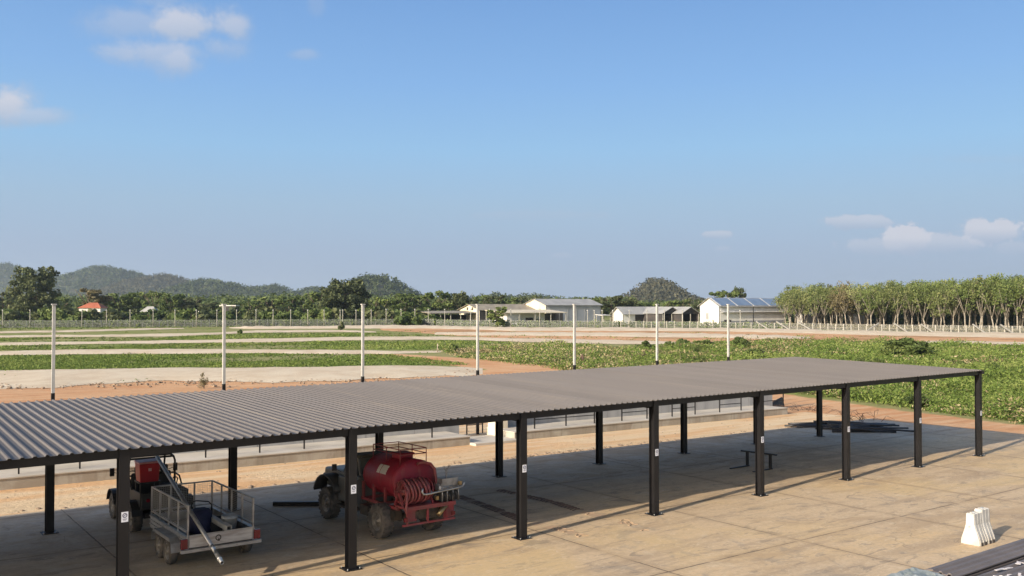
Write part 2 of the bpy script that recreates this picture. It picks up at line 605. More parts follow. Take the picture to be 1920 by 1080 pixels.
def ground_mat():
    m, nt, b = new_mat('field_ground')
    v = nt.coords()
    n1 = nt.noise(v, .045, 6, .6, .5)
    n2 = nt.noise(v, .5, 7, .65)
    n3 = nt.noise(nt.coords((.25, 1, 1), rot=(0, 0, radians(36))), .35, 6, .6)
    g = nt.mix(nt.ramp(n1, .38, .62), (.19, .215, .062), (.27, .25, .11))
    g = nt.mix(nt.math('MULTIPLY', nt.ramp(n2, .48, .66), .6), g, (.13, .165, .042))
    g = nt.mix(nt.math('MULTIPLY', nt.ramp(n3, .52, .70), .6), g, (.36, .29, .155))
    d, h = dirt_nodes(nt, v, (.12, .9, 1))
    at = nt.node('ShaderNodeAttribute', attribute_name='dirt')
    msk = nt.math('ADD', at.outputs['Fac'], nt.math('MULTIPLY', nt.math('SUBTRACT', n2, .5), .5))
    msk = nt.ramp(msk, .42, .58)
    nt.put(b.inputs['Base Color'], nt.mix(msk, g, d))
    b.inputs['Roughness'].default_value = .95
    b.inputs['Specular IOR Level'].default_value = .1
    nt.put(b.inputs['Normal'], nt.bump(h, .7, .08))
    return m


def limestone_mat():
    m, nt, b = new_mat('crushed_limestone')
    v = nt.coords()
    a = nt.noise(v, .25, 7, .65, .4)
    f = nt.noise(v, 1.6, 7, .7)
    c = nt.mix(nt.ramp(a, .40, .64), (.60, .51, .385), (.53, .425, .305))
    c = nt.mix(nt.math('MULTIPLY', nt.ramp(f, .58, .74), .7), c, (.40, .28, .18))
    c = nt.mix(nt.math('MULTIPLY', nt.ramp(f, .42, .25), .5), c, (.60, .53, .42))
    nt.put(b.inputs['Base Color'], c)
    b.inputs['Roughness'].default_value = .95
    b.inputs['Specular IOR Level'].default_value = .1
    nt.put(b.inputs['Normal'], nt.bump(f, .6, .1))
    return m


def red_earth_mat():
    m, nt, b = new_mat('red_earth')
    v = nt.coords()
    c, h = dirt_nodes(nt, v, (.6, .6, 1))
    pt = nt.noise(nt.coords((.05, .05, 1)), 1.0, 6, .65, .6)
    c = nt.mix(nt.math('MULTIPLY', nt.ramp(pt, .48, .60), .7), c, (.30, .175, .085))
    c = nt.mix(nt.math('MULTIPLY', nt.ramp(pt, .40, .32), .3), c, (.50, .34, .21))
    nt.put(b.inputs['Base Color'], c)
    b.inputs['Roughness'].default_value = .95
    b.inputs['Specular IOR Level'].default_value = .1
    nt.put(b.inputs['Normal'], nt.bump(h, .6, .1))
    return m


def wall_mat():
    m, nt, b = new_mat('cast_concrete')
    v = nt.coords()
    a = nt.noise(v, .7, 7, .65, .6)
    s = nt.noise(nt.coords((1.4, 1, .18)), 1.6, 6, .62)
    c = nt.mix(nt.ramp(a, .38, .62), (.41, .375, .315), (.31, .27, .215))
    c = nt.mix(nt.math('MULTIPLY', nt.ramp(s, .50, .68), .6), c, (.20, .175, .14))
    nt.put(b.inputs['Base Color'], c)
    b.inputs['Roughness'].default_value = .9
    nt.put(b.inputs['Normal'], nt.bump(a, .4, .03))
    return m


def roof_mat():
    m, nt, b = new_mat('roof_sheet_grey')
    v = nt.coords()
    sx = nt.node('ShaderNodeSeparateXYZ')
    nt.l.new(v, sx.inputs[0])
    k = nt.math('FLOOR', nt.math('DIVIDE', sx.outputs[0], .84))
    wn = nt.node('ShaderNodeTexWhiteNoise', noise_dimensions='1D')
    nt.l.new(k, wn.inputs['W'])
    st = nt.noise(nt.coords((2.2, .10, 1)), 1.5, 6, .65, .3)
    bl = nt.noise(v, .35, 5, .6)
    c = nt.mix(wn.outputs['Value'], (.104, .093, .088), (.120, .108, .103))
    c = nt.mix(nt.math('MULTIPLY', nt.ramp(st, .5, .72), .45), c, (.165, .142, .122))
    c = nt.mix(nt.math('MULTIPLY', nt.ramp(bl, .52, .7), .35), c, (.135, .12, .11))
    yj = nt.math('ABSOLUTE', nt.math('SUBTRACT', nt.math('FLOORED_MODULO', nt.math('ADD', sx.outputs[1], .4), 1.75), .875))
    xj = nt.math('ABSOLUTE', nt.math('SUBTRACT', nt.math('FLOORED_MODULO', nt.math('ADD', sx.outputs[0], 12.0), .21), .063))
    scw = nt.math('MULTIPLY', nt.math('LESS_THAN', yj, .016), nt.math('LESS_THAN', xj, .016))
    c = nt.mix(nt.math('MULTIPLY', scw, .8), c, (.03, .028, .027))
    nt.put(b.inputs['Base Color'], c)
    nt.put(b.inputs['Roughness'], nt.math('ADD', .5, nt.math('MULTIPLY', st, .25)))
    b.inputs['Specular IOR Level'].default_value = .4
    return m


M['roof_grey'] = roof_mat()


def tank_mat():
    m, nt, b = new_mat('dusty_red_tank')
    v = nt.coords()
    a = nt.noise(v, 1.3, 6, .65, .5)
    st = nt.noise(nt.coords((3.5, 3.5, .35)), 2.0, 6, .65)
    f = nt.noise(v, 14, 5, .7)
    c = nt.mix(nt.ramp(a, .38, .62), (.25, .006, .022), (.185, .010, .022))
    c = nt.mix(nt.math('MULTIPLY', nt.ramp(st, .52, .72), .55), c, (.235, .075, .06))
    c = nt.mix(nt.math('MULTIPLY', nt.ramp(f, .58, .72), .45), c, (.10, .03, .025))
    nt.put(b.inputs['Base Color'], c)
    nt.put(b.inputs['Roughness'], nt.math('ADD', .38, nt.math('MULTIPLY', st, .3)))
    nt.put(b.inputs['Normal'], nt.bump(nt.noise(v, 2.2, 3, .5), .25, .05))
    b.inputs['Specular IOR Level'].default_value = .4
    return m


M['red_paint'] = tank_mat()
M['concrete'] = concrete_mat()
M['ground'] = ground_mat()
M['limestone'] = limestone_mat()
M['red_earth'] = red_earth_mat()
M['rubble'] = mat('rubble', (.30, .22, .15), (.20, .15, .11), 2, .95)
M['white_wall_sunlit'] = mat('sunlit_white_wall', (.82, .79, .74), (.72, .69, .64), .35, .6)  # white wall made lighter in colour to stand for fuller sun on long walls
M['litter'] = mat('leaf_litter', (.10, .075, .042), (.16, .11, .06), .5, .95)
M['wall'] = wall_mat()


def lane_mat():
    m, nt, b = new_mat('trodden_dirt')
    v = nt.coords()
    a = nt.noise(nt.coords((.10, .55, 1)), 1.1, 6, .62, .4)
    s = nt.noise(nt.coords((.07, 1.3, 1)), 1.8, 7, .68, .3)
    f = nt.noise(v, 3.5, 7, .72)
    c = nt.mix(nt.ramp(a, .40, .62), (.66, .50, .32), (.62, .385, .205))
    c = nt.mix(nt.math('MULTIPLY', nt.ramp(s, .50, .66), .7), c, (.72, .58, .40))
    c = nt.mix(nt.math('MULTIPLY', nt.ramp(s, .40, .30), .7), c, (.36, .22, .12))
    c = nt.mix(nt.math('MULTIPLY', nt.ramp(f, .56, .70), .55), c, (.33, .235, .15))
    nt.put(b.inputs['Base Color'], c)
    b.inputs['Roughness'].default_value = .95
    b.inputs['Specular IOR Level'].default_value = .1
    nt.put(b.inputs['Normal'], nt.bump(nt.math('ADD', s, f), .8, .08))
    return m


M['lane'] = lane_mat()
M['panel_grey'] = mat('precast_panel', (.36, .35, .34), (.28, .275, .27), .8, .8, 0, .004, stretch=(1.6, 1, .25))
M['walkway'] = mat('pale_walkway', (.52, .475, .41), (.43, .385, .32), .8, .85)
M['mud_film_shaded'] = mat('mud_film_shaded', (.26, .18, .125), (.31, .23, .165), 3, .9)  # mud film under the carport, the roof's shade put into its colour
M['mud_shaded'] = mat('mud_shaded', (.11, .065, .045), (.16, .10, .07), 5, .9, 0, .01)  # darker copy of the tread mud, roof shadow painted into the colour
M['mud_film'] = mat('mud_film', (.44, .30, .19), (.40, .29, .19), 3, .9)
M['mud'] = mat('tyre_mud', (.45, .32, .205), (.36, .245, .15), 5, .9, 0, .01)

M['leaf_dark'] = foliage_mat('leaf_dark', (.034, .046, .022), (.086, .106, .044), (.165, .175, .076))
M['leaf_mid'] = foliage_mat('leaf_mid', (.042, .066, .020), (.102, .142, .040), (.185, .22, .068))
M['leaf_light'] = foliage_mat('leaf_light', (.065, .09, .026), (.135, .18, .05), (.23, .26, .085))
M['leaf_rubber'] = foliage_mat('leaf_rubber', (.07, .092, .03), (.15, .178, .06), (.27, .275, .115), .35)
M['leaf_brown'] = foliage_mat('leaf_brown', (.085, .07, .03), (.17, .145, .07), (.26, .215, .115), .3)
M['leaf_weed'] = foliage_mat('leaf_weed', (.048, .085, .016), (.130, .188, .036), (.245, .275, .08), 0)
M['leaf_dry'] = foliage_mat('leaf_dry', (.22, .175, .085), (.38, .31, .165), (.52, .44, .28), 0)
M['forest_light'] = foliage_mat('leaf_forest_light', (.036, .056, .020), (.092, .125, .038), (.165, .19, .066), 0)
M['forest'] = foliage_mat('leaf_forest', (.026, .042, .018), (.066, .09, .034), (.12, .14, .055), 0)
M['forest_dry'] = foliage_mat('leaf_forest_dry', (.042, .044, .026), (.088, .086, .05), (.14, .13, .075), 0)
M['hill_soil'] = mat('hill_soil', (.030, .042, .018), (.05, .05, .026), .02, 1)


def chain_link_mat():
    m, nt, b = new_mat('chain_link')
    v = nt.coords(rot=(0, 0, 0))
    sx = nt.node('ShaderNodeSeparateXYZ')
    nt.l.new(v, sx.inputs[0])
    h = nt.math('ADD', sx.outputs[0], sx.outputs[1])
    a = nt.math('FRACT', nt.math('MULTIPLY', nt.math('ADD', h, sx.outputs[2]), 12.0))
    c = nt.math('FRACT', nt.math('MULTIPLY', nt.math('SUBTRACT', h, sx.outputs[2]), 12.0))
    k = nt.math('LESS_THAN', nt.math('MINIMUM', a, c), .11)
    b.inputs['Base Color'].default_value = (.30, .31, .29, 1)
    b.inputs['Roughness'].default_value = .5
    nt.put(b.inputs['Alpha'], k)
    return m


def mesh_mat():
    m, nt, b = new_mat('cage_wire')
    v = nt.coords()
    sx = nt.node('ShaderNodeSeparateXYZ')
    nt.l.new(v, sx.inputs[0])
    a = nt.math('FRACT', nt.math('MULTIPLY', nt.math('ADD', sx.outputs[0], sx.outputs[1]), 22.0))
    c = nt.math('FRACT', nt.math('MULTIPLY', sx.outputs[2], 22.0))
    k = nt.math('LESS_THAN', nt.math('MINIMUM', a, c), .13)
    b.inputs['Base Color'].default_value = (.36, .35, .34, 1)
    b.inputs['Metallic'].default_value = .4
    b.inputs['Roughness'].default_value = .5
    nt.put(b.inputs['Alpha'], k)
    return m


M['chain_link'] = chain_link_mat()
M['cage_wire'] = mesh_mat()

# ------------------------------------------------------------------ ground
DIRT = [(-160, -60), (52, -60), (53.4, 23), (58.5, 41.8), (62, 60), (64.5, 80), (65, 96), (62.5, 112), (58, 113),
        (56.5, 104), (55.3, 78), (47, 79), (43, 80), (30, 86), (11.5, 95), (-30, 108), (-160, 130)]


def sdist(px, py, poly):
    """signed distance (inside positive) of points to a polygon, numpy"""
    n = len(poly)
    d = np.full(px.shape, 1e9)
    ins = np.zeros(px.shape, bool)
    for i in range(n):
        x0, y0 = poly[i]; x1, y1 = poly[(i + 1) % n]
        ex, ey = x1 - x0, y1 - y0
        t = np.clip(((px - x0) * ex + (py - y0) * ey) / (ex * ex + ey * ey), 0, 1)
        d = np.minimum(d, np.hypot(px - x0 - t * ex, py - y0 - t * ey))
        c = ((y0 > py) != (y1 > py))
        xi = x0 + (py - y0) * ex / (ey if abs(ey) > 1e-9 else 1e-9)
        ins ^= c & (px < xi)
    return np.where(ins, d, -d)


def make_ground():
    near = np.arange(-60, 140.1, 1.25)
    far = np.array([160, 190, 230, 280, 350, 450, 600, 900, 1400, 2200, 3500, 5500, 8000])
    ax = np.concatenate([-60 - (far[::-1] - 140), near, far])
    X, Y = np.meshgrid(ax, ax, indexing='ij')
    Z = np.maximum(0, 0.83 - 0.0143 * (X - 9.41) - 0.011 * (Y - 18.85))
    Z = np.minimum(Z, 1.6)
    n = len(ax)
    verts = np.stack([X, Y, Z], -1).reshape(-1, 3)
    i = np.arange(n * n).reshape(n, n)
    faces = np.stack([i[:-1, :-1], i[1:, :-1], i[1:, 1:], i[:-1, 1:]], -1).reshape(-1, 4)
    o = np_mesh('ground', verts, faces, M['ground'], kind='structure')
    sd_ = np.clip(.5 + sdist(X, Y, DIRT) / 5.0, 0, 1).reshape(-1)
    a = o.data.attributes.new('dirt', 'FLOAT', 'POINT')
    a.data.foreach_set('value', sd_.astype(np.float32))
    return o


make_ground()

# pavement: one concrete slab with a real edge
pv = MB()
corner = [(-30, -14), (49.6, -14), (49.0, 29.9), (-30, 29.9)]
pl = lambda x, y: 0.83 - 0.0143 * (x - 9.41) - 0.011 * (y - 18.85)
pv.hexa([(x, y, pl(x, y) - .25) for x, y in corner] + [(x, y, pl(x, y) + .03) for x, y in corner])
pv.build('pavement', M['concrete'], kind='structure')


ln = MB()
lane = [(-30, 29.9), (49.0, 29.9), (49.6, 34.6), (-30, 34.6)]
for k in range(40):
    xa, xb = -30 + 79.5 * k / 40, -30 + 79.5 * (k + 1) / 40
    j = [R.uniform(-.25, .15) for _ in range(1)]
    ln.quad((xa, 29.85, pl(xa, 29.85) + .012), (xb, 29.85, pl(xb, 29.85) + .012), (xb, 34.6, pl(xb, 34.6) + .012), (xa, 34.6, pl(xa, 34.6) + .012))
for k in range(20):
    xa, xb = -30 + 64 * k / 20, -30 + 64 * (k + 1) / 20
    ln.quad((xa, 36.8, pl(xa, 36.8) + .012), (xb, 36.8, pl(xb, 36.8) + .012), (xb, 45, pl(xb, 45) + .012), (xa, 45, pl(xa, 45) + .012))
ln.build('dirt_lane', M['lane'], kind='structure')


def pz(x, y):
    return pl(x, y) + .03


# crushed-stone strips and red earth bands across the field: low crowned ribbons
def ribbon(name, pts, m, crown=.16, dz=.03, jit=1.0, step=1.6):
    """pts: (u, v far edge, v near edge) along the strip"""
    A = [ground_at(u, v1) for u, v1, v2 in pts]
    B = [ground_at(u, v2) for u, v1, v2 in pts]
    rows = []
    ph = [R.uniform(0, 6) for _ in range(4)]
    acc = 0
    LT = sum(((A[k + 1] + B[k + 1]) - (A[k] + B[k])).length / 2 for k in range(len(pts) - 1))
    for k in range(len(pts) - 1):
        L = ((A[k + 1] + B[k + 1]) - (A[k] + B[k])).length / 2
        n = max(2, int(L / step))
        for i in range(n + (k == len(pts) - 2)):
            t = i / n
            a = A[k].lerp(A[k + 1], t); b = B[k].lerp(B[k + 1], t)
            wdt = (a - b).length
            dirn = (a - b).normalized() if wdt > 1e-5 else Vector((0, 1, 0))
            s = acc + t * L
            j1 = (sin(s * .31 + ph[0]) * .5 + sin(s * .83 + ph[1]) * .3 + R.uniform(-.45, .45)) * jit * min(1.6, wdt / 6)
            j2 = (sin(s * .27 + ph[2]) * .5 + sin(s * .91 + ph[3]) * .3 + R.uniform(-.45, .45)) * jit * min(1.6, wdt / 6)
            a = a + dirn * j1; b = b - dirn * j2
            tap = min(1, (s + .5) / 8, (LT - s + .5) / 8)
            row = []
            for q, h in ((0, -.06), (.12, .45), (.35, .9), (.65, 1.0), (.88, .5), (1, -.06)):
                p = b.lerp(a, q)
                cz = (crown * h * R.uniform(.75, 1.25) + .06) * max(0, tap) - .06
                row.append((p.x, p.y, gz(p.x, p.y) + dz + cz))
            rows.append(row)
        acc += L
    mb = MB()
    i0 = 0
    n = len(rows[0])
    for r in rows: mb.v += r
    for k in range(len(rows) - 1):
        for j in range(n - 1):
            mb.f.append((k * n + j, (k + 1) * n + j, (k + 1) * n + j + 1, k * n + j + 1)); mb.s.append(True)
    return mb.build(name, m, kind='structure')


E = 'red_earth_band'
ribbon(E, [(700, 613, 618), (860, 614, 630), (960, 616, 637), (1100, 617, 641), (1300, 617, 641), (1500, 621, 639), (1700, 625, 640), (1990, 630, 646)], M['red_earth'], .03, .015, 2.2)
W = 'limestone_strip'
ribbon(W, [(-70, 622.5, 625.2), (0, 622.1, 624.7), (104, 620.8, 623.4), (233, 617.4, 620), (345, 614.8, 616.3)], M['limestone'], .2, .05)
ribbon(W, [(-70, 630, 634), (0, 629.6, 633), (180, 628.6, 631.7), (311, 626, 631.4), (415, 624, 627), (480, 620, 623.8), (635, 619.5, 622.2), (705, 621.5, 623.5)], M['limestone'], .2, .055)
ribbon(W, [(430, 613.6, 615.4), (480, 614.3, 617.0), (620, 613.4, 616.2), (700, 611.6, 616.2), (790, 611.6, 616.2), (880, 614, 617.6), (960, 615.6, 621.0), (1079, 615.6, 620.4), (1200, 616.6, 620.9), (1330, 617.2, 621.3), (1440, 618.7, 623.4), (1670, 623.0, 629.6), (1990, 627.0, 635.2)], M['limestone'], .5, .06)
ribbon(W, [(815, 622.8, 627.4), (905, 624.6, 629), (1080, 625, 630.3), (1220, 625.6, 632.2), (1330, 627, 633.4), (1440, 631, 635.8), (1520, 631, 635)], M['limestone'], .4, .062)
ribbon(W, [(1725, 638, 642.5), (1830, 640.2, 645), (1990, 643, 649)], M['limestone'], .1, .055)
ribbon(W, [(-70, 644, 649.4), (0, 643.4, 648.6), (233, 640.8, 644.6), (480, 636.0, 642.2), (636, 632.5, 638.7), (778, 631.2, 637), (900, 633.3, 638.3), (990, 635.4, 641.6), (1079, 636.4, 643.8), (1220, 640, 646), (1320, 643, 646)], M['limestone'], .2, .057)
ribbon(W, [(-70, 660, 667.4), (0, 659, 666.6), (233, 655, 664), (480, 656, 663), (636, 657.6, 664), (740, 659, 664.4), (815, 657.2, 661.4), (830, 658, 660)], M['limestone'], .2, .05)
ribbon(W, [(-70, 696, 731), (0, 695.2, 728.6), (104, 692.7, 725), (285, 690.6, 716), (390, 691, 716), (480, 689, 716), (713, 686.7, 712), (870, 686.7, 704.4), (905, 689, 701.5)], M['limestone'], .25, .05, 1.0)

# tyre-mud marks on the slab
def track_marks(name, pix, wd=.34, film='mud_film', clod='mud'):
    pts = [ground_at(u, v, .03) for u, v in pix]
    bd = MB()
    prev = None
    for k in range(len(pts) - 1):
        L = (pts[k + 1] - pts[k]).length
        d = (pts[k + 1] - pts[k]).normalized()
        s = Vector((-d.y, d.x, 0))
        n = int(L / .25)
        for i in range(n):
            c = pts[k].lerp(pts[k + 1], i / n)
            w0 = wd / 2 * R.uniform(.85, 1.25)
            a, b = c + s * w0, c - s * w0
            row = [(a.x, a.y, pz(a.x, a.y) + .004), (b.x, b.y, pz(b.x, b.y) + .004)]
            if prev and R.random() > (.06 if film == 'mud_film_shaded' else .38): bd.quad(prev[0], prev[1], row[1], row[0])
            prev = row
    bd.build('tyre_track', M[film], kind='structure')
    mb = MB()
    for k in range(len(pts) - 1):
        L = (pts[k + 1] - pts[k]).length
        n = int(L / .15)
        d = (pts[k + 1] - pts[k]).normalized()
        s = Vector((-d.y, d.x, 0))
        for i in range(n):
            c = pts[k].lerp(pts[k + 1], i / n)
            if R.random() < (.12 if clod == 'mud_shaded' else .72): continue
            for sg in (-1, 1):
                w0 = wd / 2 * R.uniform(.8, 1.15)
                j = Vector((R.uniform(-.02, .02), R.uniform(-.02, .02), 0))
                a = c + j; b = c + s * sg * w0 + d * .10 + j
                t = d * R.uniform(.045, .085)
                q = [a, b, b + t, a + t]
                q = [(p.x, p.y, pz(p.x, p.y) + .006) for p in q]
                tp = [(x, y, z + .012) for x, y, z in q]
                mb.hexa(q + tp)
    return mb.build(name, M[clod], kind='structure')


track_marks('tyre_track', [(858, 930), (925, 954), (985, 978)], .36, 'mud_film_shaded', 'mud_shaded')
track_marks('tyre_track', [(1000, 981), (1055, 993), (1100, 1008)], .34)
track_marks('tyre_track', [(935, 919), (990, 931), (1040, 943), (1085, 957)], .36, 'mud_film_shaded', 'mud_shaded')
track_marks('tyre_track', [(1095, 960), (1150, 975), (1190, 985)], .34)
track_marks('tyre_track', [(1165, 972), (1205, 993), (1235, 1008)], .25)

# ------------------------------------------------------------------ carport
FY, BY = 18.90, 26.8
RY0, RY1 = 18.72, 28.2
RX0, RX1 = -12.0, 39.62
def rz_(y):
    return 4.135 + (y - RY0) * (4.262 - 4.135) / (RY1 - RY0)


cp = thing('carport', 'long open carport of black steel columns under a grey corrugated metal roof', 'carport', (14.4, 22.8, gz(14.4, 22.8)))
roof = MB()
pitch = .21
x = RX0
prof = []
while x < RX1 - pitch:
    prof += [(x, 0), (x + .125, 0), (x + .147, .036), (x + .185, .036)]
    x += pitch
prof.append((RX1, 0))
n = len(prof)
i0 = 0
for y in (RY0, 23.6, RY1):
    roof.v += [(px_, y, rz_(y) + pz_) for px_, pz_ in prof]
for k in range(2):
    for j in range(n - 1):
        roof.f.append((k * n + j, k * n + j + 1, (k + 1) * n + j + 1, (k + 1) * n + j)); roof.s.append(False)
ro = roof.build('roof_sheet', M['roof_grey'], cp, True)
so = ro.modifiers.new('thickness', 'SOLIDIFY'); so.thickness = .003; ro.data.materials.append(M['roof_under']); so.material_offset = 1; so.offset = -1

colx = [9.465 + 5 * k for k in range(-4, 7)]


def i_section(mb, x, y, z0, z1, wd=.20, dp=.22, tf=.014):
    mb.box(x - wd / 2, x + wd / 2, y - dp / 2, y - dp / 2 + tf, z0, z1)
    mb.box(x - wd / 2, x + wd / 2, y + dp / 2 - tf, y + dp / 2, z0, z1)
    mb.box(x - tf / 2, x + tf / 2, y - dp / 2 + tf, y + dp / 2 - tf, z0, z1)


def sticker(parent, x, y, z):
    s = MB(); s.box(x - .065, x + .065, y - .004, y, z - .10, z + .10)
    so_ = s.build('sticker', M['sticker'], parent, True)
    s = MB()
    ring = []
    for k in range(20):
        a0, a1 = 2 * pi * k / 20, 2 * pi * (k + 1) / 20
        c = (x, z + .03)
        P = lambda a, r: (c[0] + cos(a) * r, y - .0055, c[1] + sin(a) * r)
        s.quad(P(a0, .047), P(a1, .047), P(a1, .03), P(a0, .03))
    s.quad((x - .02, y - .0055, z + .012), (x + .028, y - .0055, z + .045), (x + .02, y - .0055, z + .055), (x - .028, y - .0055, z + .022))
    for k, wl in ((0, .042), (1, .03)):
        zz = z - .04 - k * .02
        s.quad((x - wl, y - .0055, zz - .005), (x + wl, y - .0055, zz - .005), (x + wl, y - .0055, zz + .005), (x - wl, y - .0055, zz + .005))
    s.build('printed_mark', M['sticker_ink'], parent, True)


for k, x in enumerate(colx):
    for y in (FY, BY):
        zb = pz(x, y)
        zt = rz_(y) - .012
        c = MB(); i_section(c, x, y, zb + .02, zt)
        co = c.build('column', M['black_steel'], cp, True)
        co.location = (0, 0, 0)
        b = MB(); b.box(x - .2, x + .2, y - .2, y + .2, zb - .002, zb + .018)
        bo = b.build('base_plate', M['black_steel'], co); bo.location = -cp.location
        b = MB()
        for sx in (-1, 1):
            for sy in (-1, 1):
                b.cyl((x + sx * .155, y + sy * .155, zb + .018), (x + sx * .155, y + sy * .155, zb + .055), .016, n=6)
        b.build('anchor_bolt', M['galv'], co)
        for bo in co.children:
            if bo.name.startswith('anchor_bolt'): bo.location = -cp.location
        if y == FY and x > 0:
            kids0 = set(co.children)
            sticker(co, x + .01, y - .11, zb + 1.86)
            for ch in co.children:
                if ch not in kids0:
                    ch.location = -(cp.location)
                    me = ch.data
                    # sticker() subtracted the column's own zero offset only
        r = MB()
    r = MB(); r.box(x - .05, x + .05, FY + .12, BY - .12, rz_(FY) - .26, rz_(FY) - .06)
    r.build('rafter', M['black_steel'], cp, True)
    r = MB(); r.box(x - .05, x + .05, BY + .12, RY1 - .1, rz_(BY) - .24, rz_(BY) - .05)
    r.build('rafter', M['black_steel'], cp, True)
for y, d in ((FY, 0), (BY, 0), (RY1 - .05, 0)):
    b = MB()
    y0 = y - .075 if y == FY else y - .05
    b.box(RX0, RX1 - .12, y0, y0 + .1, rz_(y) - .185, rz_(y) - .008)
    b.build('beam', M['black_steel'], cp, True)
for y in (20.6, 22.3, 24.0, 25.6):
    b = MB(); b.box(RX0, RX1 - .12, y - .03, y + .03, rz_(y) - .058, rz_(y) - .006)
    b.build('purlin', M['black_steel'], cp, True)
b = MB(); b.box(RX1 - .1, RX1 + .02, RY0 + .0, RY1, 3.98, 4.125)
b.build('end_beam', M['black_steel'], cp, True)

# ------------------------------------------------------------------ platform with railing, wall and tall white poles
PY0, PY1, WY = 34.4, 36.5, 36.5


def slab_run(mb, x0, x1, y0, y1, za, zb_):
    n = max(1, int((x1 - x0) / 6))
    for k in range(n):
        a = x0 + (x1 - x0) * k / n; b_ = x0 + (x1 - x0) * (k + 1) / n
        q = [(a, y0), (b_, y0), (b_, y1), (a, y1)]
        mb.hexa([(x, y, gz(x, y) + za) for x, y in q] + [(x, y, gz(x, y) + zb_) for x, y in q])


for (x0, x1, lab) in ((-14, 23.3, 'long concrete platform with pale top behind the red truck, left of the gap'), (25.9, 47.3, 'concrete platform with pale top right of the gap, ending beside the brush heap')):
    t = thing('platform', lab, 'platform', ((x0 + x1) / 2, 35.4, gz((x0 + x1) / 2, 35.4)))
    m_ = MB(); slab_run(m_, x0, x1, PY0, PY1 + .2, -.2, .385)
    m_.build('retaining_side', M['wall'], t, True)
    m_ = MB(); slab_run(m_, x0 - .03, x1 + .03, PY0 - .04, PY1 + .2, .386, .43)
    m_.build('walkway_top', M['walkway'], t, True)
for (x0, x1, lab) in ((-14, 24.1, 'pale grey concrete wall along the platform, left of the gap'), (26.6, 48.6, 'grey precast panel wall along the platform, right of the cream pier')):
    t = thing('panel_wall', lab, 'wall', ((x0 + x1) / 2, WY, gz((x0 + x1) / 2, WY)))
    n = int((x1 - x0) / 2.4)
    for k in range(n):
        a = x0 + (x1 - x0) * k / n; b_ = x0 + (x1 - x0) * (k + 1) / n
        m_ = MB(); g = gz(a, WY); m_.box(a + .012, b_ - .012, WY + .0, WY + .14, g - .2, g + 2.5)
        m_.build('panel', M['panel_grey'], t, True)
t = thing('pier', 'cream plastered pier at the gap between the two platforms', 'pier', (26.2, 36.2, gz(26.2, 36)))
m_ = MB(); m_.box(-.42, .38, -.35, .28, -.3, 1.9); m_.build('shaft', M['cream'], t, bevel=.02)
m_ = MB(); m_.box(-.48, .44, -.41, .34, 1.9, 2.0); m_.build('cap', M['cream'], t)
m_ = MB(); slab_run(m_, 23.3, 25.9, 33.9, 36.2, -.1, .12)
o = m_.build('ramp_slab', M['walkway']); tag(o, 'low pale concrete ramp in the gap between the platforms', 'ramp')

frames = [38, 152, 387, 488, 571, 810, 875, 1001.7, 1060.5, 1113.6, 1165, 1212, 1259, 1302, 1348, 1388, 1467]
rail = []
for u in frames:
    d = 2786 * 34.9 / (3190 - u)
    rail.append((d - .8007 * 34.9) / .5991)


def railing(xs, label):
    t = thing('railing', label, 'railing', (xs[0], 34.9, gz(xs[0], 34.9) + .43), 0, 'black railings on the platform edge')
    for x in xs:
        m_ = MB(); g = gz(x, 34.9) + .43
        m_.box(x - .025, x + .025, 34.875, 34.925, g, g + 1.1)
        p = m_.build('post', M['black_steel'], t, True)
    g0, g1 = gz(xs[0], 34.9) + .43, gz(xs[-1], 34.9) + .43
    for h in (.44, 1.08):
        m_ = MB(); m_.bar((xs[0] + .025, 34.9, g0 + h), (xs[-1] - .025, 34.9, g1 + h), .04)
        m_.build('rail', M['black_steel'], t, True)


railing(rail[0:2], 'black steel railing on the platform at the far left, below the carport roof')
railing(rail[2:4], 'black steel railing on the platform between trailer and red truck')
railing(rail[4:6], 'black steel railing on the platform behind the red truck')
railing(rail[6:7] + [rail[6] + .9], 'short black railing at the platform gap beside the truck')
railing(rail[7:10], 'black three-post railing on the platform just right of the cream pier')
railing(rail[10:12], 'black two-post railing frame left of the middle back column')
railing(rail[12:14], 'black two-post railing frame behind the middle back column')
railing(rail[14:16], 'black two-post railing frame behind the fifth front column')
railing([rail[16] - 2.0, rail[16]], 'black railing at the right-hand end of the platform')

for k in range(7):
    x = 6.3 + 6.49 * k
    y = 37.35
    g = gz(x, y)
    t = thing('tall_pole', 'tall white square pole with black foot standing behind the platform wall', 'pole', (x, y, g), 0, 'tall white poles behind the carport roof')
    lean = R.uniform(-.012, .012)
    m_ = MB(); m_.bar((0, 0, 3.66 - g), (lean, 0, 7.0 - g - .01 + R.uniform(-.03, .03)), .108); m_.build('shaft', M['white_paint'], t)
    m_ = MB(); m_.bar((0, 0, -.2), (0, 0, 3.66 - g), .12); m_.build('foot', M['black_steel'], t)
    m_ = MB(); m_.box(-.085 + lean, .085 + lean, -.085, .085, 7.0 - g - .02, 7.0 - g + .03); m_.build('cap', M['white_paint'], t)

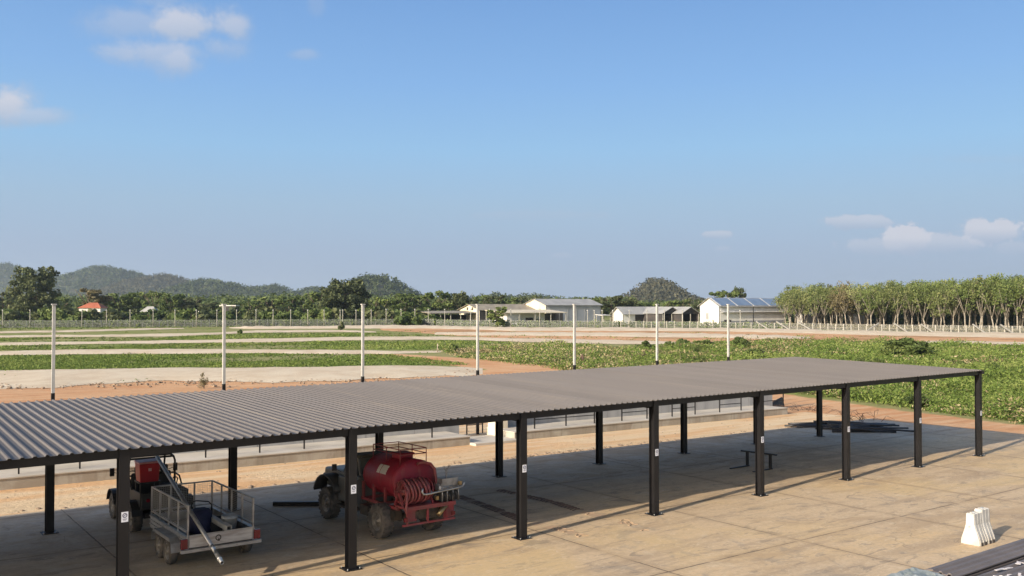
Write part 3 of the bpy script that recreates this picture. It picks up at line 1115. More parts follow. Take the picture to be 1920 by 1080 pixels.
# ------------------------------------------------------------------ wheels
def wheel(parent, x, y, r, wd, side, lugs=0, rimr=.55, name='wheel'):
    """wheel centred at (x, y, r), axle along x; side = -1 / +1 is the outer side"""
    m_ = MB()
    h = wd / 2
    m_.lathe((x, y, r), (1, 0, 0), [(-h * .8, r * rimr), (-h, r * .72), (-h * .96, r * .88), (-h * .72, r * .97), (-h * .3, r), (h * .3, r), (h * .72, r * .97), (h * .96, r * .88), (h, r * .72), (h * .8, r * rimr), (-h * .8, r * rimr)], 36)
    if lugs:
        for k in range(lugs):
            a = 2 * pi * k / lugs
            for sg in (-1, 1):
                aa = a + (pi / lugs if sg > 0 else 0)
                ca, sa = cos(aa), sin(aa)
                rad = Vector((0, ca, sa)); tan = Vector((0, -sa, ca)); axx = Vector((1, 0, 0))
                c = Vector((x, y, r)) + rad * (r * .975) + axx * sg * h * .52
                e = axx * h * .42; f_ = tan * (pi * r / lugs * .48); g_ = rad * .012
                sk = tan * sg * .02
                m_.hexa([c - e - f_ - sk - g_, c + e - f_ + sk - g_, c + e + f_ + sk - g_, c - e + f_ - sk - g_, c - e - f_ - sk + g_, c + e - f_ + sk + g_ * .5, c + e + f_ + sk + g_ * .5, c - e + f_ - sk + g_])
    wo = m_.build(name, M['tyre'], parent)
    m_ = MB()
    o_ = side
    m_.lathe((x, y, r), (o_, 0, 0), [(h * .8, r * rimr * 1.02), (h * .86, r * rimr * .95), (h * .45, r * rimr * .8), (h * .40, r * .3), (h * .62, r * .26), (h * .66, r * .16), (h * .85, r * .14), (h * .86, 0)], 24)
    for k in range(6):
        a = 2 * pi * k / 6
        c = Vector((x, y + cos(a) * r * .21, r + sin(a) * r * .21))
        m_.cyl(c + Vector((o_ * h * .6, 0, 0)), c + Vector((o_ * h * .74, 0, 0)), r * .03, n=6)
    m_.lathe((x, y, r), (-o_, 0, 0), [(h * .6, r * rimr), (h * .3, r * rimr * .8), (h * .3, 0)], 16)
    m_.build('rim', M['rim'], wo)
    return wo


# ------------------------------------------------------------------ red tank truck (local: +y is forward, origin under rear axle)
def make_truck():
    ox, oy = 12.22, 21.12
    t = thing('tank_truck', 'dusty red water tank truck with olive cab and hose reel under the carport', 'truck', (ox, oy, pz(ox, oy)), radians(1.5), None, True)
    for x in (-.79, .79):
        for y in (0.0, 2.95):
            wheel(t, x, y, .46, .31, -1 if x < 0 else 1, 22)
    m_ = MB()
    for x in (-.4, .4): m_.box(x - .05, x + .05, -.95, 3.75, .58, .72)
    for y in (-.8, .5, 1.6, 2.6, 3.6): m_.box(-.35, .35, y - .04, y + .04, .6, .7)
    m_.build('chassis', M['dark_metal'], t)
    m_ = MB()
    for y in (0, 2.95):
        m_.cyl((-.66, y, .46), (.66, y, .46), .055, n=10)
        m_.lathe((.05, y, .46), (0, 1, 0), [(-.16, .02), (-.12, .12), (0, .16), (.12, .12), (.16, .02)], 12)
        for x in (-.5, .5):
            m_.box(x - .04, x + .04, y - .55, y + .55, .50, .56)
            m_.bar((x, y - .5, .53), (x, y - .62, .68), .05)
            m_.bar((x, y + .5, .53), (x, y + .62, .68), .05)
    m_.build('axle', M['dark_metal'], t)
    # cab: floor tub, bonnet, cowl
    m_ = MB()
    m_.hexa([(-.64, 2.30, .80), (.64, 2.30, .80), (.58, 3.80, .86), (-.58, 3.80, .86), (-.64, 2.30, 1.47), (.64, 2.30, 1.47), (.54, 3.80, 1.36), (-.54, 3.80, 1.36)])
    m_.build('bonnet', M['olive'], t, bevel=.06)
    m_ = MB()
    m_.box(-.44, .44, 3.80, 3.83, .90, 1.28)
    m_.build('grille', M['dark_metal'], t)
    for x in (-1, 1):
        m_ = MB()
        # flared front wing over the tyre: swept arch
        prof = []
        for k in range(9):
            a = radians(14 + k * 18)
            prof.append((2.95 + cos(a) * .68, .60 + sin(a) * .66))
        inner, outer = x * .56, x * .97
        rings = []
        for (yy, zz) in prof:
            rings.append([(inner, yy, zz), (outer, yy, zz - .02), (outer, yy + (yy - 2.95) * .09, zz + .05 - .02), (inner, yy + (yy - 2.95) * .09, zz + .06)])
        m_.rings(rings, True, True)
        m_.build('wing', M['rubber'], t)
        m_ = MB()
        m_.box(min(x * .62, x * .80), max(x * .62, x * .80), 1.36, 2.42, .62, 1.32)
        m_.hexa([(x * .66 - .05, 1.36, 1.32), (x * .66 + .05, 1.36, 1.32), (x * .66 + .05, 2.42, 1.32), (x * .66 - .05, 2.42, 1.32), (x * .65 - .04, 1.36, 1.41), (x * .65 + .04, 1.36, 1.41), (x * .65 + .04, 2.42, 1.43), (x * .65 - .04, 2.42, 1.43)])
        d = m_.build('door', M['olive'], t, bevel=.025)
        m_ = MB(); m_.box(x * .815 - .012, x * .815 + .012, 1.5, 1.62, 1.16, 1.19); m_.build('handle', M['dark_metal'], d)
        m_ = MB(); m_.box(x * .72 - .14, x * .72 + .14, 1.4, 2.4, .47, .52); m_.build('side_step', M['dark_metal'], t)
        m_ = MB(); m_.cyl((x * .49, 3.80, 1.1), (x * .49, 3.85, 1.1), .085, n=16); m_.build('headlight', M['glass'], t)
        m_ = MB(); m_.bar((x * .70, 2.42, 1.40), (x * .90, 2.46, 1.52), .02); m_.box(x * .90 - .07, x * .90 + .07, 2.45, 2.48, 1.45, 1.64); m_.build('mirror', M['rubber'], t)
    m_ = MB(); m_.box(-.62, .62, 1.36, 2.36, .55, .72); m_.box(-.62, .62, 1.34, 1.40, .72, 1.46); m_.build('cab_tub', M['olive'], t)
    for x in (-.32, .32):
        m_ = MB(); m_.box(x - .24, x + .24, 1.50, 1.95, .72, .92); m_.hexa([(x - .24, 1.40, .9), (x + .24, 1.40, .9), (x + .24, 1.55, .9), (x - .24, 1.55, .9), (x - .22, 1.40, 1.45), (x + .22, 1.40, 1.45), (x + .22, 1.48, 1.45), (x - .22, 1.48, 1.45)])
        m_.build('seat', M['rubber'], t, bevel=.03)
    m_ = MB()
    for x in (-.62, .62):
        m_.bar((x, 2.36, 1.42), (x * .95, 2.12, 1.90), .055)
        m_.bar((x, 1.42, 1.42), (x * .95, 1.60, 1.90), .06)
    m_.bar((-.59, 2.12, 1.90), (.59, 2.12, 1.90), .05)
    m_.bar((-.60, 2.34, 1.47), (.60, 2.34, 1.47), .05)
    wf = m_.build('windscreen_frame', M['olive'], t)
    m_ = MB(); m_.hexa([(-.58, 2.325, 1.49), (.58, 2.325, 1.49), (.58, 2.335, 1.49), (-.58, 2.335, 1.49), (-.555, 2.13, 1.88), (.555, 2.13, 1.88), (.555, 2.14, 1.88), (-.555, 2.14, 1.88)])
    m_.build('glass', M['glass'], wf)
    m_ = MB(); m_.hexa([(-.64, 1.40, 1.90), (.64, 1.40, 1.90), (.61, 2.18, 1.90), (-.61, 2.18, 1.90), (-.58, 1.42, 1.99), (.58, 1.42, 1.99), (.55, 2.14, 1.96), (-.55, 2.14, 1.96)])
    m_.build('canvas_roof', M['canvas'], t, bevel=.03)
    # tank
    W_, H_, cz = .665, .55, 1.50
    def ring(y, s):
        return [(W_ * s * cos(2 * pi * j / 44), y, cz + H_ * s * sin(2 * pi * j / 44)) for j in range(44)]
    m_ = MB(); m_.rings([ring(y, s) for y, s in ((-.535, .02), (-.53, .35), (-.51, .65), (-.475, .86), (-.44, .965), (-.41, 1.0), (1.20, 1.0), (1.24, .95), (1.28, .8), (1.31, .5), (1.32, .02))], True, True)
    tk = m_.build('tank', M['red_paint'], t)
    m_ = MB()
    for y in (-.40, .35, 1.15):
        m_.rings([ring(y - .012, 1.0), ring(y - .012, 1.012), ring(y + .012, 1.012), ring(y + .012, 1.0)], False, True)
    m_.build('weld_band', M['red_paint'], tk)
    m_ = MB()
    def surf(a, y, o=1.008): return (W_ * o * cos(a), y, cz + H_ * o * sin(a))
    A0, A1 = radians(164), radians(139)
    for k in range(4):
        a, b = A0 + (A1 - A0) * k / 4, A0 + (A1 - A0) * (k + 1) / 4
        m_.hexa([surf(a, .02, 1.0), surf(a, .52, 1.0), surf(b, .50, 1.0), surf(b, .05, 1.0), surf(a, .02), surf(a, .52), surf(b, .50), surf(b, .05)])
    m_.build('label_plate', M['label_cream'], tk)
    m_ = MB(); m_.box(-.20, .24, .05, .45, 1.98, 2.13); m_.hexa([(-.24, .0, 2.13), (.28, .0, 2.13), (.28, .5, 2.13), (-.24, .5, 2.13), (-.22, .02, 2.17), (.26, .02, 2.17), (.26, .48, 2.17), (-.22, .48, 2.17)])
    m_.build('hatch', M['red_paint'], tk, bevel=.02)
    m_ = MB()
    X0, X1, Y0, Y1 = -.40, .42, -.32, 1.12
    for (x, y) in ((X0, Y0), (X1, Y0), (X1, .4), (X1, Y1), (X0, Y1), (X0, .4)):
        m_.cyl((x, y, cz + H_ * .78), (x, y, 2.32), .013, n=8)
    for z in (2.18, 2.32):
        for a, b in (((X0, Y0), (X1, Y0)), ((X1, Y0), (X1, Y1)), ((X1, Y1), (X0, Y1)), ((X0, Y1), (X0, Y0))):
            m_.cyl((*a, z), (*b, z), .013, n=8)
    m_.build('top_railing', M['red_dusty'], t)
    # red cradle below the tank
    m_ = MB()
    for x in (-.60, .60):
        m_.box(x - .035, x + .035, -.62, 1.36, .80, .87)
        for y in (-.5, .1, .7, 1.28):
            m_.box(x - .03, x + .03, y - .035, y + .035, .87, 1.30)
    for y in (-.5, .3, 1.25): m_.box(-.565, .565, y - .03, y + .03, .80, .87)
    m_.build('cradle', M['red_dusty'], t)
    m_ = MB()
    for x in (-.62, .62): m_.box(x - .12, x + .12, -.62, -.42, .55, .80)
    m_.box(-.9, -.66, .52, .95, .50, .76)
    m_.build('spring_box', M['dark_metal'], t)
    # rear platform and bumper
    m_ = MB()
    m_.box(-.68, .85, -1.05, -.55, .90, .95)
    m_.box(-.70, .87, -1.10, -1.05, .86, .96)
    for x in (-.60, .02, .62): m_.bar((x, -1.03, .90), (x, -1.03, .52), .05)
    m_.box(-.74, .88, -1.06, -1.0, .47, .52)
    m_.box(.55, .86, -1.02, -.98, .53, .88)
    m_.box(-.60, -.30, -1.0, -.96, .56, .86)
    m_.build('rear_frame', M['red_dusty'], t)
    m_ = MB(); m_.box(-.2, .5, -.95, -.6, .58, .86); m_.cyl((-.2, -.8, .74), (.52, -.8, .74), .12, n=14); m_.box(-.34, -.24, -1.0, -.9, .62, .8); m_.build('engine_block', M['dark_metal'], t)
    m_ = MB(); m_.cyl((.30, -1.12, .66), (.58, -1.02, .86), .055, .075, n=14); m_.cyl((.58, -1.02, .86), (.70, -.98, .95), .075, .03, n=14); m_.build('silencer', M['brass'], t)
    m_ = MB()
    for x in (-.70, .78): m_.box(x - .05, x + .05, -1.135, -1.10, .6, .7)
    m_.build('tail_light', M['lamp_red'], t)
    # hose reel, axle along x
    hc = Vector((-.24, -.76, 1.30))
    m_ = MB()
    for k in range(7):
        xx = hc.x - .34 + k * .105
        rr = .30 if k % 2 else .28
        m_.tube([(xx + .035 * sin(j * .5), hc.y + cos(2 * pi * j / 28) * rr, hc.z + sin(2 * pi * j / 28) * rr * 1.04) for j in range(28)], .034, 8, False, True)
        m_.tube([(xx + .05, hc.y + cos(2 * pi * j / 24) * rr * .83, hc.z + sin(2 * pi * j / 24) * rr * .85) for j in range(24)], .032, 8, False, True)
    hr = m_.build('hose', M['hose'], t)
    m_ = MB()
    m_.cyl((hc.x - .42, hc.y, hc.z), (hc.x + .42, hc.y, hc.z), .09, n=14)
    for sx in (-.42, .42):
        for k in range(6):
            a = k * pi / 3
            m_.bar((hc.x + sx, hc.y, hc.z), (hc.x + sx, hc.y + cos(a) * .27, hc.z + sin(a) * .27), .03)
        m_.tube([(hc.x + sx, hc.y + cos(2 * pi * j / 24) * .28, hc.z + sin(2 * pi * j / 24) * .28) for j in range(24)], .016, 6, False, True)
        m_.bar((hc.x + sx * 1.1, hc.y - .22, .95), (hc.x + sx * 1.1, hc.y, hc.z), .04)
        m_.bar((hc.x + sx * 1.1, hc.y + .2, .95), (hc.x + sx * 1.1, hc.y, hc.z), .04)
    m_.build('hose_reel', M['red_dusty'], t)
    m_ = MB(); m_.tube([(-.60, -1.0, 1.42), (-.63, -1.06, 1.30), (-.66, -1.09, 1.1), (-.68, -1.11, .92), (-.69, -1.12, .82)], .03, 8); m_.build('outlet_hose', M['hose'], t)
    m_ = MB(); m_.tube([(.02, -.50, 1.93), (.02, -.60, 1.98), (.12, -.68, 2.0), (.30, -.72, 1.95), (.42, -.74, 1.80), (.46, -.75, 1.55), (.44, -.76, 1.2), (.45, -.78, 1.1)], .036, 10); m_.build('filling_hose', M['hose'], t)
    m_ = MB()
    m_.tube([(-.22, -1.16, 1.42), (-.24, -1.16, 1.32), (-.20, -1.17, 1.26), (-.10, -1.17, 1.25), (.95, -1.12, 1.31), (1.08, -1.11, 1.33), (1.12, -1.11, 1.37), (1.12, -1.11, 1.46)], .026, 10)
    m_.build('spray_pipe', M['steel_pipe'], t)
    m_ = MB()
    m_.box(.48, .98, -1.02, -.68, 1.42, 1.56)
    m_.cyl((.42, -.85, 1.30), (1.04, -.85, 1.30), .12, n=16)
    m_.box(.46, 1.1, -1.0, -.66, 1.36, 1.42)
    m_.bar((.72, -.86, 1.56), (.72, -.86, 1.74), .03); m_.bar((.72, -.86, 1.72), (.64, -.86, 1.86), .03); m_.bar((.72, -.86, 1.72), (.80, -.86, 1.86), .03)
    for x in (.46, .62, .80, .98): m_.cyl((x, -1.06, .96), (x, -1.06, 1.36), .018, n=8)
    pu = m_.build('pump', M['galv'], t)
    m_ = MB(); m_.box(.45, 1.02, -.98, -.62, .96, 1.20); m_.cyl((.45, -.8, 1.1), (.3, -.8, 1.1), .09, n=12)
    for k in range(4): m_.tube([(.50 + k * .13, -1.05, 1.22), (.53 + k * .13, -1.12, 1.10), (.57 + k * .13, -1.06, .97)], .022, 8)
    m_.build('pump_motor', M['rubber'], t)
    m_ = MB()
    for p in ((.22, -1.16, 1.12), (.44, -.80, 1.2), (1.0, -1.1, 1.42)): m_.box(p[0] - .04, p[0] + .04, p[1] - .04, p[1] + .04, p[2] - .05, p[2] + .05)
    m_.build('valve', M['brass'], t)
    return t


make_truck()

# ------------------------------------------------------------------ cage trailer
def make_trailer():
    ox, oy = 7.10, 22.12
    t = thing('cage_trailer', 'galvanized tandem-axle trailer with mesh cage sides and open top', 'trailer', (ox, oy, pz(ox, oy)), radians(.5), None, True)
    for x in (-.90, .90):
        for y in (-.36, .34): wheel(t, x, y, .31, .20, -1 if x < 0 else 1, 0, .62)
    m_ = MB(); m_.box(-.75, .75, -1.22, 1.75, .50, .56); m_.build('floor', M['dark_metal'], t)
    m_ = MB()
    for y in (-.36, .34): m_.cyl((-.80, y, .31), (.80, y, .31), .03, n=8)
    m_.box(-.6, -.52, -1.1, 1.7, .40, .50); m_.box(.52, .6, -1.1, 1.7, .40, .50)
    m_.build('axle', M['dark_metal'], t)
    for x in (-1, 1):
        m_ = MB()
        a, b = sorted((x * .75, x * .79))
        m_.box(a, b, -1.22, 1.75, .46, .78)
        c, d = sorted((x * .79, x * .815))
        for z in (.56, .66, .76): m_.box(c, d, -1.22, 1.75, z - .015, z + .015)
        m_.build('side_panel', M['galv'], t)
        m_ = MB()
        pf = [(-.82, .36), (-.78, .56), (-.62, .665), (.60, .665), (.76, .56), (.80, .36)]
        i, o_ = x * .80, x * 1.03
        for k in range(len(pf) - 1):
            (y0, z0), (y1, z1) = pf[k], pf[k + 1]
            m_.hexa([(i, y0, z0), (o_, y0, z0), (o_, y1, z1), (i, y1, z1), (i, y0, z0 + .012), (o_, y0, z0 + .012), (o_, y1, z1 + .012), (i, y1, z1 + .012)])
        m_.box(min(o_, o_ - x * .012), max(o_, o_ - x * .012), -.66, .64, .60, .665)
        m_.build('mudguard', M['galv'], t)
        xc = x * .77
        m_ = MB()
        for y in (-1.2, -.47, .26, .99, 1.72): m_.box(xc - .018, xc + .018, y - .018, y + .018, .78, 1.46)
        for z in (.86, 1.46): m_.box(xc - .018, xc + .018, -1.218, 1.738, z, z + .035)
        cg = m_.build('cage_side', M['galv'], t)
        m_ = MB(); m_.quad((xc, -1.2, .88), (xc, 1.72, .88), (xc, 1.72, 1.46), (xc, -1.2, 1.46)); m_.build('wire_mesh', M['cage_wire'], cg)
    m_ = MB()
    for x in (-.3, .3): m_.box(x - .018, x + .018, 1.70, 1.736, .78, 1.46)
    for z in (.86, 1.46): m_.box(-.75, .75, 1.70, 1.736, z, z + .035)
    m_.box(-.75, .75, 1.70, 1.75, .56, .78)
    cf = m_.build('front_cage', M['galv'], t)
    m_ = MB(); m_.quad((-.75, 1.718, .9), (.75, 1.718, .9), (.75, 1.718, 1.46), (-.75, 1.718, 1.46)); m_.build('wire_mesh', M['cage_wire'], cf)
    m_ = MB(); m_.box(-.745, .745, -1.25, -1.215, .53, .80); tg = m_.build('tailgate', M['galv_wood'], t, bevel=.006)
    m_ = MB()
    for k in range(20):
        a0, a1 = 2 * pi * k / 20, 2 * pi * (k + 1) / 20
        P = lambda a, r: (-.08 + cos(a) * r, -1.253, .68 + sin(a) * r)
        m_.quad(P(a0, .07), P(a1, .07), P(a1, .045), P(a0, .045))
    m_.quad((-.10, -1.253, .60), (-.04, -1.253, .60), (-.06, -1.253, .66), (-.08, -1.253, .66))
    m_.build('ring_emblem', M['dark_metal'], tg)
    m_ = MB(); m_.box(-.95, .95, -1.30, -1.22, .43, .50); m_.box(-.77, .77, -1.262, -1.25, .79, .82); m_.build('rear_bar', M['galv'], t)
    for x in (-.86, .86):
        m_ = MB(); m_.box(x - .075, x + .075, -1.27, -1.19, .52, .74); m_.build('tail_light', M['lamp_red'], t, bevel=.01)
    m_ = MB(); m_.bar((-.45, 1.75, .46), (0, 2.95, .46), .08); m_.bar((.45, 1.75, .46), (0, 2.95, .46), .08); m_.box(-.05, .05, 2.9, 3.1, .44, .54); m_.cyl((0, 2.6, .15), (0, 2.6, .75), .03, n=10); m_.build('drawbar', M['galv'], t)
    return t, ox, oy


trl, tx, ty = make_trailer()
tz = pz(tx, ty)
t = thing('steel_pole', 'long thin steel pole sticking out over the trailer tailgate', 'pole', (6.75, 20.9, tz + .8))
p0, p1 = Vector((6.68, 19.55, tz + .47)), Vector((6.78, 25.05, tz + 2.02))
dd = (p1 - p0).normalized()
m_ = MB(); m_.tube([p0 + dd * .75, p1], [.05, .05], 14); m_.build('tube', M['galv'], t, True)
m_ = MB(); m_.lathe(p0, dd, [(.02, .033), (0, .034), (0, .046), (.16, .046), (.16, .058), (.20, .058), (.20, .047), (.62, .047), (.62, .056), (.75, .056), (.75, .05)], 16); m_.build('threaded_end', M['steel_pipe'], t, True)
m_ = MB(); m_.cyl(p0 + dd * .03, p0 + dd * .035, .033, n=14); m_.build('hollow', M['rubber'], t, True)

# trailer load
m_ = MB()
rings = []
for k in range(9):
    z = k / 8 * .56
    s = [1, 1.04, 1.02, 1.05, 1.03, 1.0, .97, .90, .62][k]
    rings.append([((.27 * s + .02 * sin(3 * j + k)) * cos(2 * pi * j / 18), (.30 * s + .02 * cos(2 * j + k)) * sin(2 * pi * j / 18), z) for j in range(18)])
m_.rings(rings, True, True)
o = m_.build('bag', M['blue_cloth']); o.location = (7.05, 22.2, tz + .56)
tag(o, 'bulging dark navy bag inside the cage trailer', 'bag')
t = thing('bucket', 'light grey plastic bucket standing at the back of the trailer', 'bucket', (7.50, 21.45, tz + .56))
m_ = MB(); m_.lathe((0, 0, 0), (0, 0, 1), [(0, 0), (0, .15), (.42, .185), (.42, .198), (.45, .198), (.45, .185), (.49, .185), (.49, .175), (.05, .145), (.05, 0)], 24); m_.build('body', M['grey_plastic'], t)
m_ = MB(); m_.tube([(-.20, 0, .44), (-.17, -.12, .36), (0, -.205, .30), (.17, -.12, .36), (.20, 0, .44)], .006, 6); m_.build('handle', M['galv'], t)
t = thing('square_tube', 'pale square steel tube lying in the trailer, open end at the tailgate', 'tube', (7.30, 21.3, tz + .665))
m_ = MB()
for a, b, c, d in ((-.06, .06, -.06, -.052), (-.06, .06, .052, .06), (-.06, -.052, -.052, .052), (.052, .06, -.052, .052)): m_.box(a, b, -.42, 1.8, c + .2, d + .2)
m_.build('tube_wall', M['white_paint'], t)
m_ = MB(); m_.box(-.052, .052, -.30, -.29, .148, .252); m_.build('hollow', M['rubber'], t)
t = thing('crate', 'black open crate on the trailer floor beside the navy bag', 'crate', (7.42, 22.15, tz + .56))
m_ = MB(); m_.box(-.22, .22, -.3, .3, 0, .03)
for a in ((-.22, -.2, -.3, .3), (.2, .22, -.3, .3), (-.2, .2, -.3, -.28), (-.2, .2, .28, .3)): m_.box(*a, .03, .26)
m_.build('shell', M['rubber'], t)
m_ = MB(); m_.tube([(cos(k * .5) * (.12 + .003 * k), sin(k * .5) * (.15 + .003 * k), .06 + .006 * k) for k in range(36)], .02, 8); m_.build('cable_coil', M['dark_metal'], t)
m_ = MB(); m_.tube([(7.2, 23.6, tz + .62), (7.25, 23.55, tz + 1.02), (7.35, 23.5, tz + 1.05), (7.6, 23.3, tz + 1.03), (7.66, 23.25, tz + .95), (7.66, 23.2, tz + .6)], .018, 8)
o = m_.build('carry_frame', M['black_plastic']); tag(o, 'thin bent black tube frame at the front inside the trailer', 'frame')

# ------------------------------------------------------------------ utility buggy
def make_buggy():
    ox, oy = 7.02, 25.65
    t = thing('utility_buggy', 'black off-road utility buggy with roll cage parked ahead of the trailer', 'buggy', (ox, oy, pz(ox, oy)), 0, None, True)
    for x in (-.66, .66):
        for y in (0, 2.05): wheel(t, x, y, .36, .27, -1 if x < 0 else 1, 18, .5)
    m_ = MB()
    m_.box(-.62, .62, -.42, .90, .62, .70)
    for a in ((-.64, -.60), (.60, .64)): m_.box(a[0], a[1], -.42, .90, .70, 1.08)
    m_.box(-.60, .60, -.44, -.40, .66, 1.08); m_.box(-.60, .60, .86, .90, .70, 1.12)
    m_.build('cargo_bed', M['utv_black'], t, bevel=.015)
    m_ = MB(); m_.box(-.5, .5, -.35, 2.5, .38, .52); m_.box(-.62, .62, .9, 1.75, .42, .50); m_.build('chassis', M['utv_black'], t)
    m_ = MB(); m_.hexa([(-.58, 1.72, .5), (.58, 1.72, .5), (.48, 2.62, .55), (-.48, 2.62, .55), (-.58, 1.72, 1.12), (.58, 1.72, 1.12), (.42, 2.62, .88), (-.42, 2.62, .88)]); m_.build('bonnet', M['utv_black'], t, bevel=.05)
    for x in (-1, 1):
        for y in (0, 2.05):
            m_ = MB(); pf = [(y + cos(radians(a)) * .44, .40 + sin(radians(a)) * .44) for a in range(10, 171, 20)]
            for k in range(len(pf) - 1):
                (y0, z0), (y1, z1) = pf[k], pf[k + 1]
                i, o_ = sorted((x * .56, x * .84))
                m_.hexa([(i, y0, z0), (o_, y0, z0), (o_, y1, z1), (i, y1, z1), (i, y0, z0 + .02), (o_, y0, z0 + .02), (o_, y1, z1 + .02), (i, y1, z1 + .02)])
            m_.build('mudguard', M['utv_black'], t)
        m_ = MB(); m_.box(x * .34 - .25, x * .34 + .25, 1.0, 1.45, .52, .78); m_.hexa([(x * .34 - .25, .92, .75), (x * .34 + .25, .92, .75), (x * .34 + .25, 1.06, .75), (x * .34 - .25, 1.06, .75), (x * .34 - .2, .90, 1.42), (x * .34 + .2, .90, 1.42), (x * .34 + .2, .98, 1.42), (x * .34 - .2, .98, 1.42)])
        m_.box(x * .34 - .12, x * .34 + .12, .90, .98, 1.42, 1.60)
        m_.build('seat', M['rubber'], t, bevel=.04)
        m_ = MB(); a = sorted((x * .60, x * .66)); m_.box(a[0], a[1], .95, 1.70, .5, .95); m_.build('door', M['utv_black'], t, bevel=.03)
        m_ = MB(); m_.bar((x * .62, 1.72, 1.30), (x * .86, 1.70, 1.38), .02); m_.box(x * .88 - .06, x * .88 + .06, 1.66, 1.70, 1.27, 1.50); m_.build('mirror', M['utv_black'], t)
        m_ = MB(); m_.cyl((x * .44, -.44, .88), (x * .44, -.47, .88), .05, n=12); m_.build('tail_light', M['lamp_red'], t)
    m_ = MB()
    for x in (-1, 1):
        m_.tube([(x * .64, .88, .95), (x * .63, .86, 1.70), (x * .60, .90, 1.82), (x * .56, 1.0, 1.86), (x * .54, 1.5, 1.85), (x * .56, 1.62, 1.78), (x * .62, 1.95, 1.10)], .03, 8)
        m_.tube([(x * .63, .86, 1.35), (x * .67, .55, 1.30), (x * .67, .3, 1.08)], .024, 8)
        m_.tube([(x * .70, .95, .98), (x * .76, 1.0, 1.15), (x * .76, 1.3, 1.18), (x * .76, 1.6, 1.0)], .018, 8)
    m_.tube([(-.60, .90, 1.82), (.60, .90, 1.82)], .03, 8); m_.tube([(-.63, .87, 1.36), (.63, .87, 1.36)], .024, 8)
    m_.tube([(-.2, .88, 1.36), (-.2, .90, 1.82)], .02, 8)
    m_.build('roll_cage', M['utv_black'], t)
    m_ = MB(); m_.hexa([(-.58, .90, 1.855), (.58, .90, 1.855), (.55, 1.62, 1.84), (-.55, 1.62, 1.84), (-.54, .92, 1.90), (.54, .92, 1.90), (.5, 1.6, 1.88), (-.5, 1.6, 1.88)]); m_.build('roof_panel', M['utv_black'], t, bevel=.015)
    m_ = MB(); m_.tube([(-.34 + cos(2 * pi * j / 20) * .17, 1.60 + sin(2 * pi * j / 20) * .08, 1.22 + sin(2 * pi * j / 20) * .15) for j in range(20)], .016, 6, False, True); m_.bar((-.34, 1.60, 1.22), (-.34, 1.85, 1.0), .03); m_.build('steering_wheel', M['rubber'], t)
    m_ = MB(); m_.box(.05, .40, -.30, .1, .70, .98); m_.cyl((.25, .4, .7), (.25, .4, 1.15), .16, n=16); m_.build('cargo_box', M['utv_black'], t, bevel=.02)
    m_ = MB(); m_.box(-.5, .5, -.52, -.46, .45, .52); m_.build('rear_bumper', M['utv_black'], t)
    return t, ox, oy


bg_, bx, by = make_buggy()
bz = pz(bx, by)
m_ = MB()
for (x, y) in ((-.62, -.38), (-.12, -.38), (-.62, .1), (-.12, .1)): m_.bar((x, y, 1.07), (x, y, 1.36), .03)
for a, b in (((-.64, -.40), (-.10, -.40)), ((-.64, .12), (-.10, .12)), ((-.64, -.40), (-.64, .12)), ((-.10, -.40), (-.10, .12))): m_.bar((*a, 1.35), (*b, 1.35), .03)
m_.build('cooler_rack', M['utv_black'], bg_)
t = thing('cooler_box', 'bright red cooler box with pale lid on the back of the buggy', 'cooler', (bx - .37, by - .14, bz + 1.365))
m_ = MB(); m_.hexa([(-.24, -.22, 0), (.24, -.22, 0), (.24, .22, 0), (-.24, .22, 0), (-.27, -.25, .50), (.27, -.25, .50), (.27, .25, .50), (-.27, .25, .50)]); bd = m_.build('body', M['cooler_red'], t, bevel=.02)
m_ = MB(); m_.box(-.285, .285, -.265, .265, .502, .56); m_.build('lid', mat('faded_red', (.42, .16, .17), (.5, .24, .24), 3, .5), t, bevel=.02)
m_ = MB(); m_.hexa([(-.035, -.242, .30), (.045, -.242, .30), (.045, -.235, .30), (-.035, -.235, .30), (-.035, -.249, .38), (.045, -.249, .38), (.045, -.24, .38), (-.035, -.24, .38)]); m_.build('badge', mat('badge_pink', (.45, .2, .2), (.5, .3, .3), 20, .5), t)
m_ = MB()
rings = []
for k in range(7):
    z = 1.78 - k * .11
    wv = .045 + .018 * k
    rings.append([(wv * cos(2 * pi * j / 12) + .03 * sin(k), (.03 + .01 * (j % 2)) * sin(2 * pi * j / 12), z) for j in range(12)])
m_.rings(rings, True, True)
o = m_.build('rag', M['grey_plastic']); o.location = (6.93, 26.45, bz); tag(o, 'limp grey rag hanging from the buggy cage by the pole', 'rag')

# ------------------------------------------------------------------ loose things on the slab
a = ground_at(512, 948.5, .03); b_ = ground_at(607, 948, .03)
a = Vector((a.x, a.y, 0)); b_ = Vector((b_.x, b_.y, 0))
d = (b_ - a).normalized(); e = a + d * 3.4
m_ = MB(); m_.bar((a.x, a.y, pz(a.x, a.y) + .07), (e.x, e.y, pz(e.x, e.y) + .07), .14, .13)
o = m_.build('steel_beam', M['black_steel'], bevel=.006); tag(o, 'black steel box beam lying on the slab beside the truck', 'beam')

t = thing('stand_frame', 'black steel trestle frame with two legs and long feet', 'trestle', (28.9, 22.45, pz(28.9, 22.4)))
m_ = MB(); m_.bar((-.08, .72, .60), (.20, -.78, .60), .09, .06); m_.build('top_bar', M['black_steel'], t)
for x, y in ((0, .48), (.14, -.52)):
    m_ = MB(); m_.box(x - .045, x + .045, y - .045, y + .045, .05, .57); m_.build('leg', M['black_steel'], t)
    m_ = MB(); m_.box(x - 1.05, x + .1, y - .035, y + .035, 0, .05); m_.build('foot', M['black_steel'], t)

# pipes in the heap
def pipe(u0, v0, u1, v1, h0, h1, r):
    a = ground_at(u0, v0, h0); b = ground_at(u1, v1, h1)
    L = (b - a)
    if L.length > 7: b = a + L.normalized() * 7
    return a, b


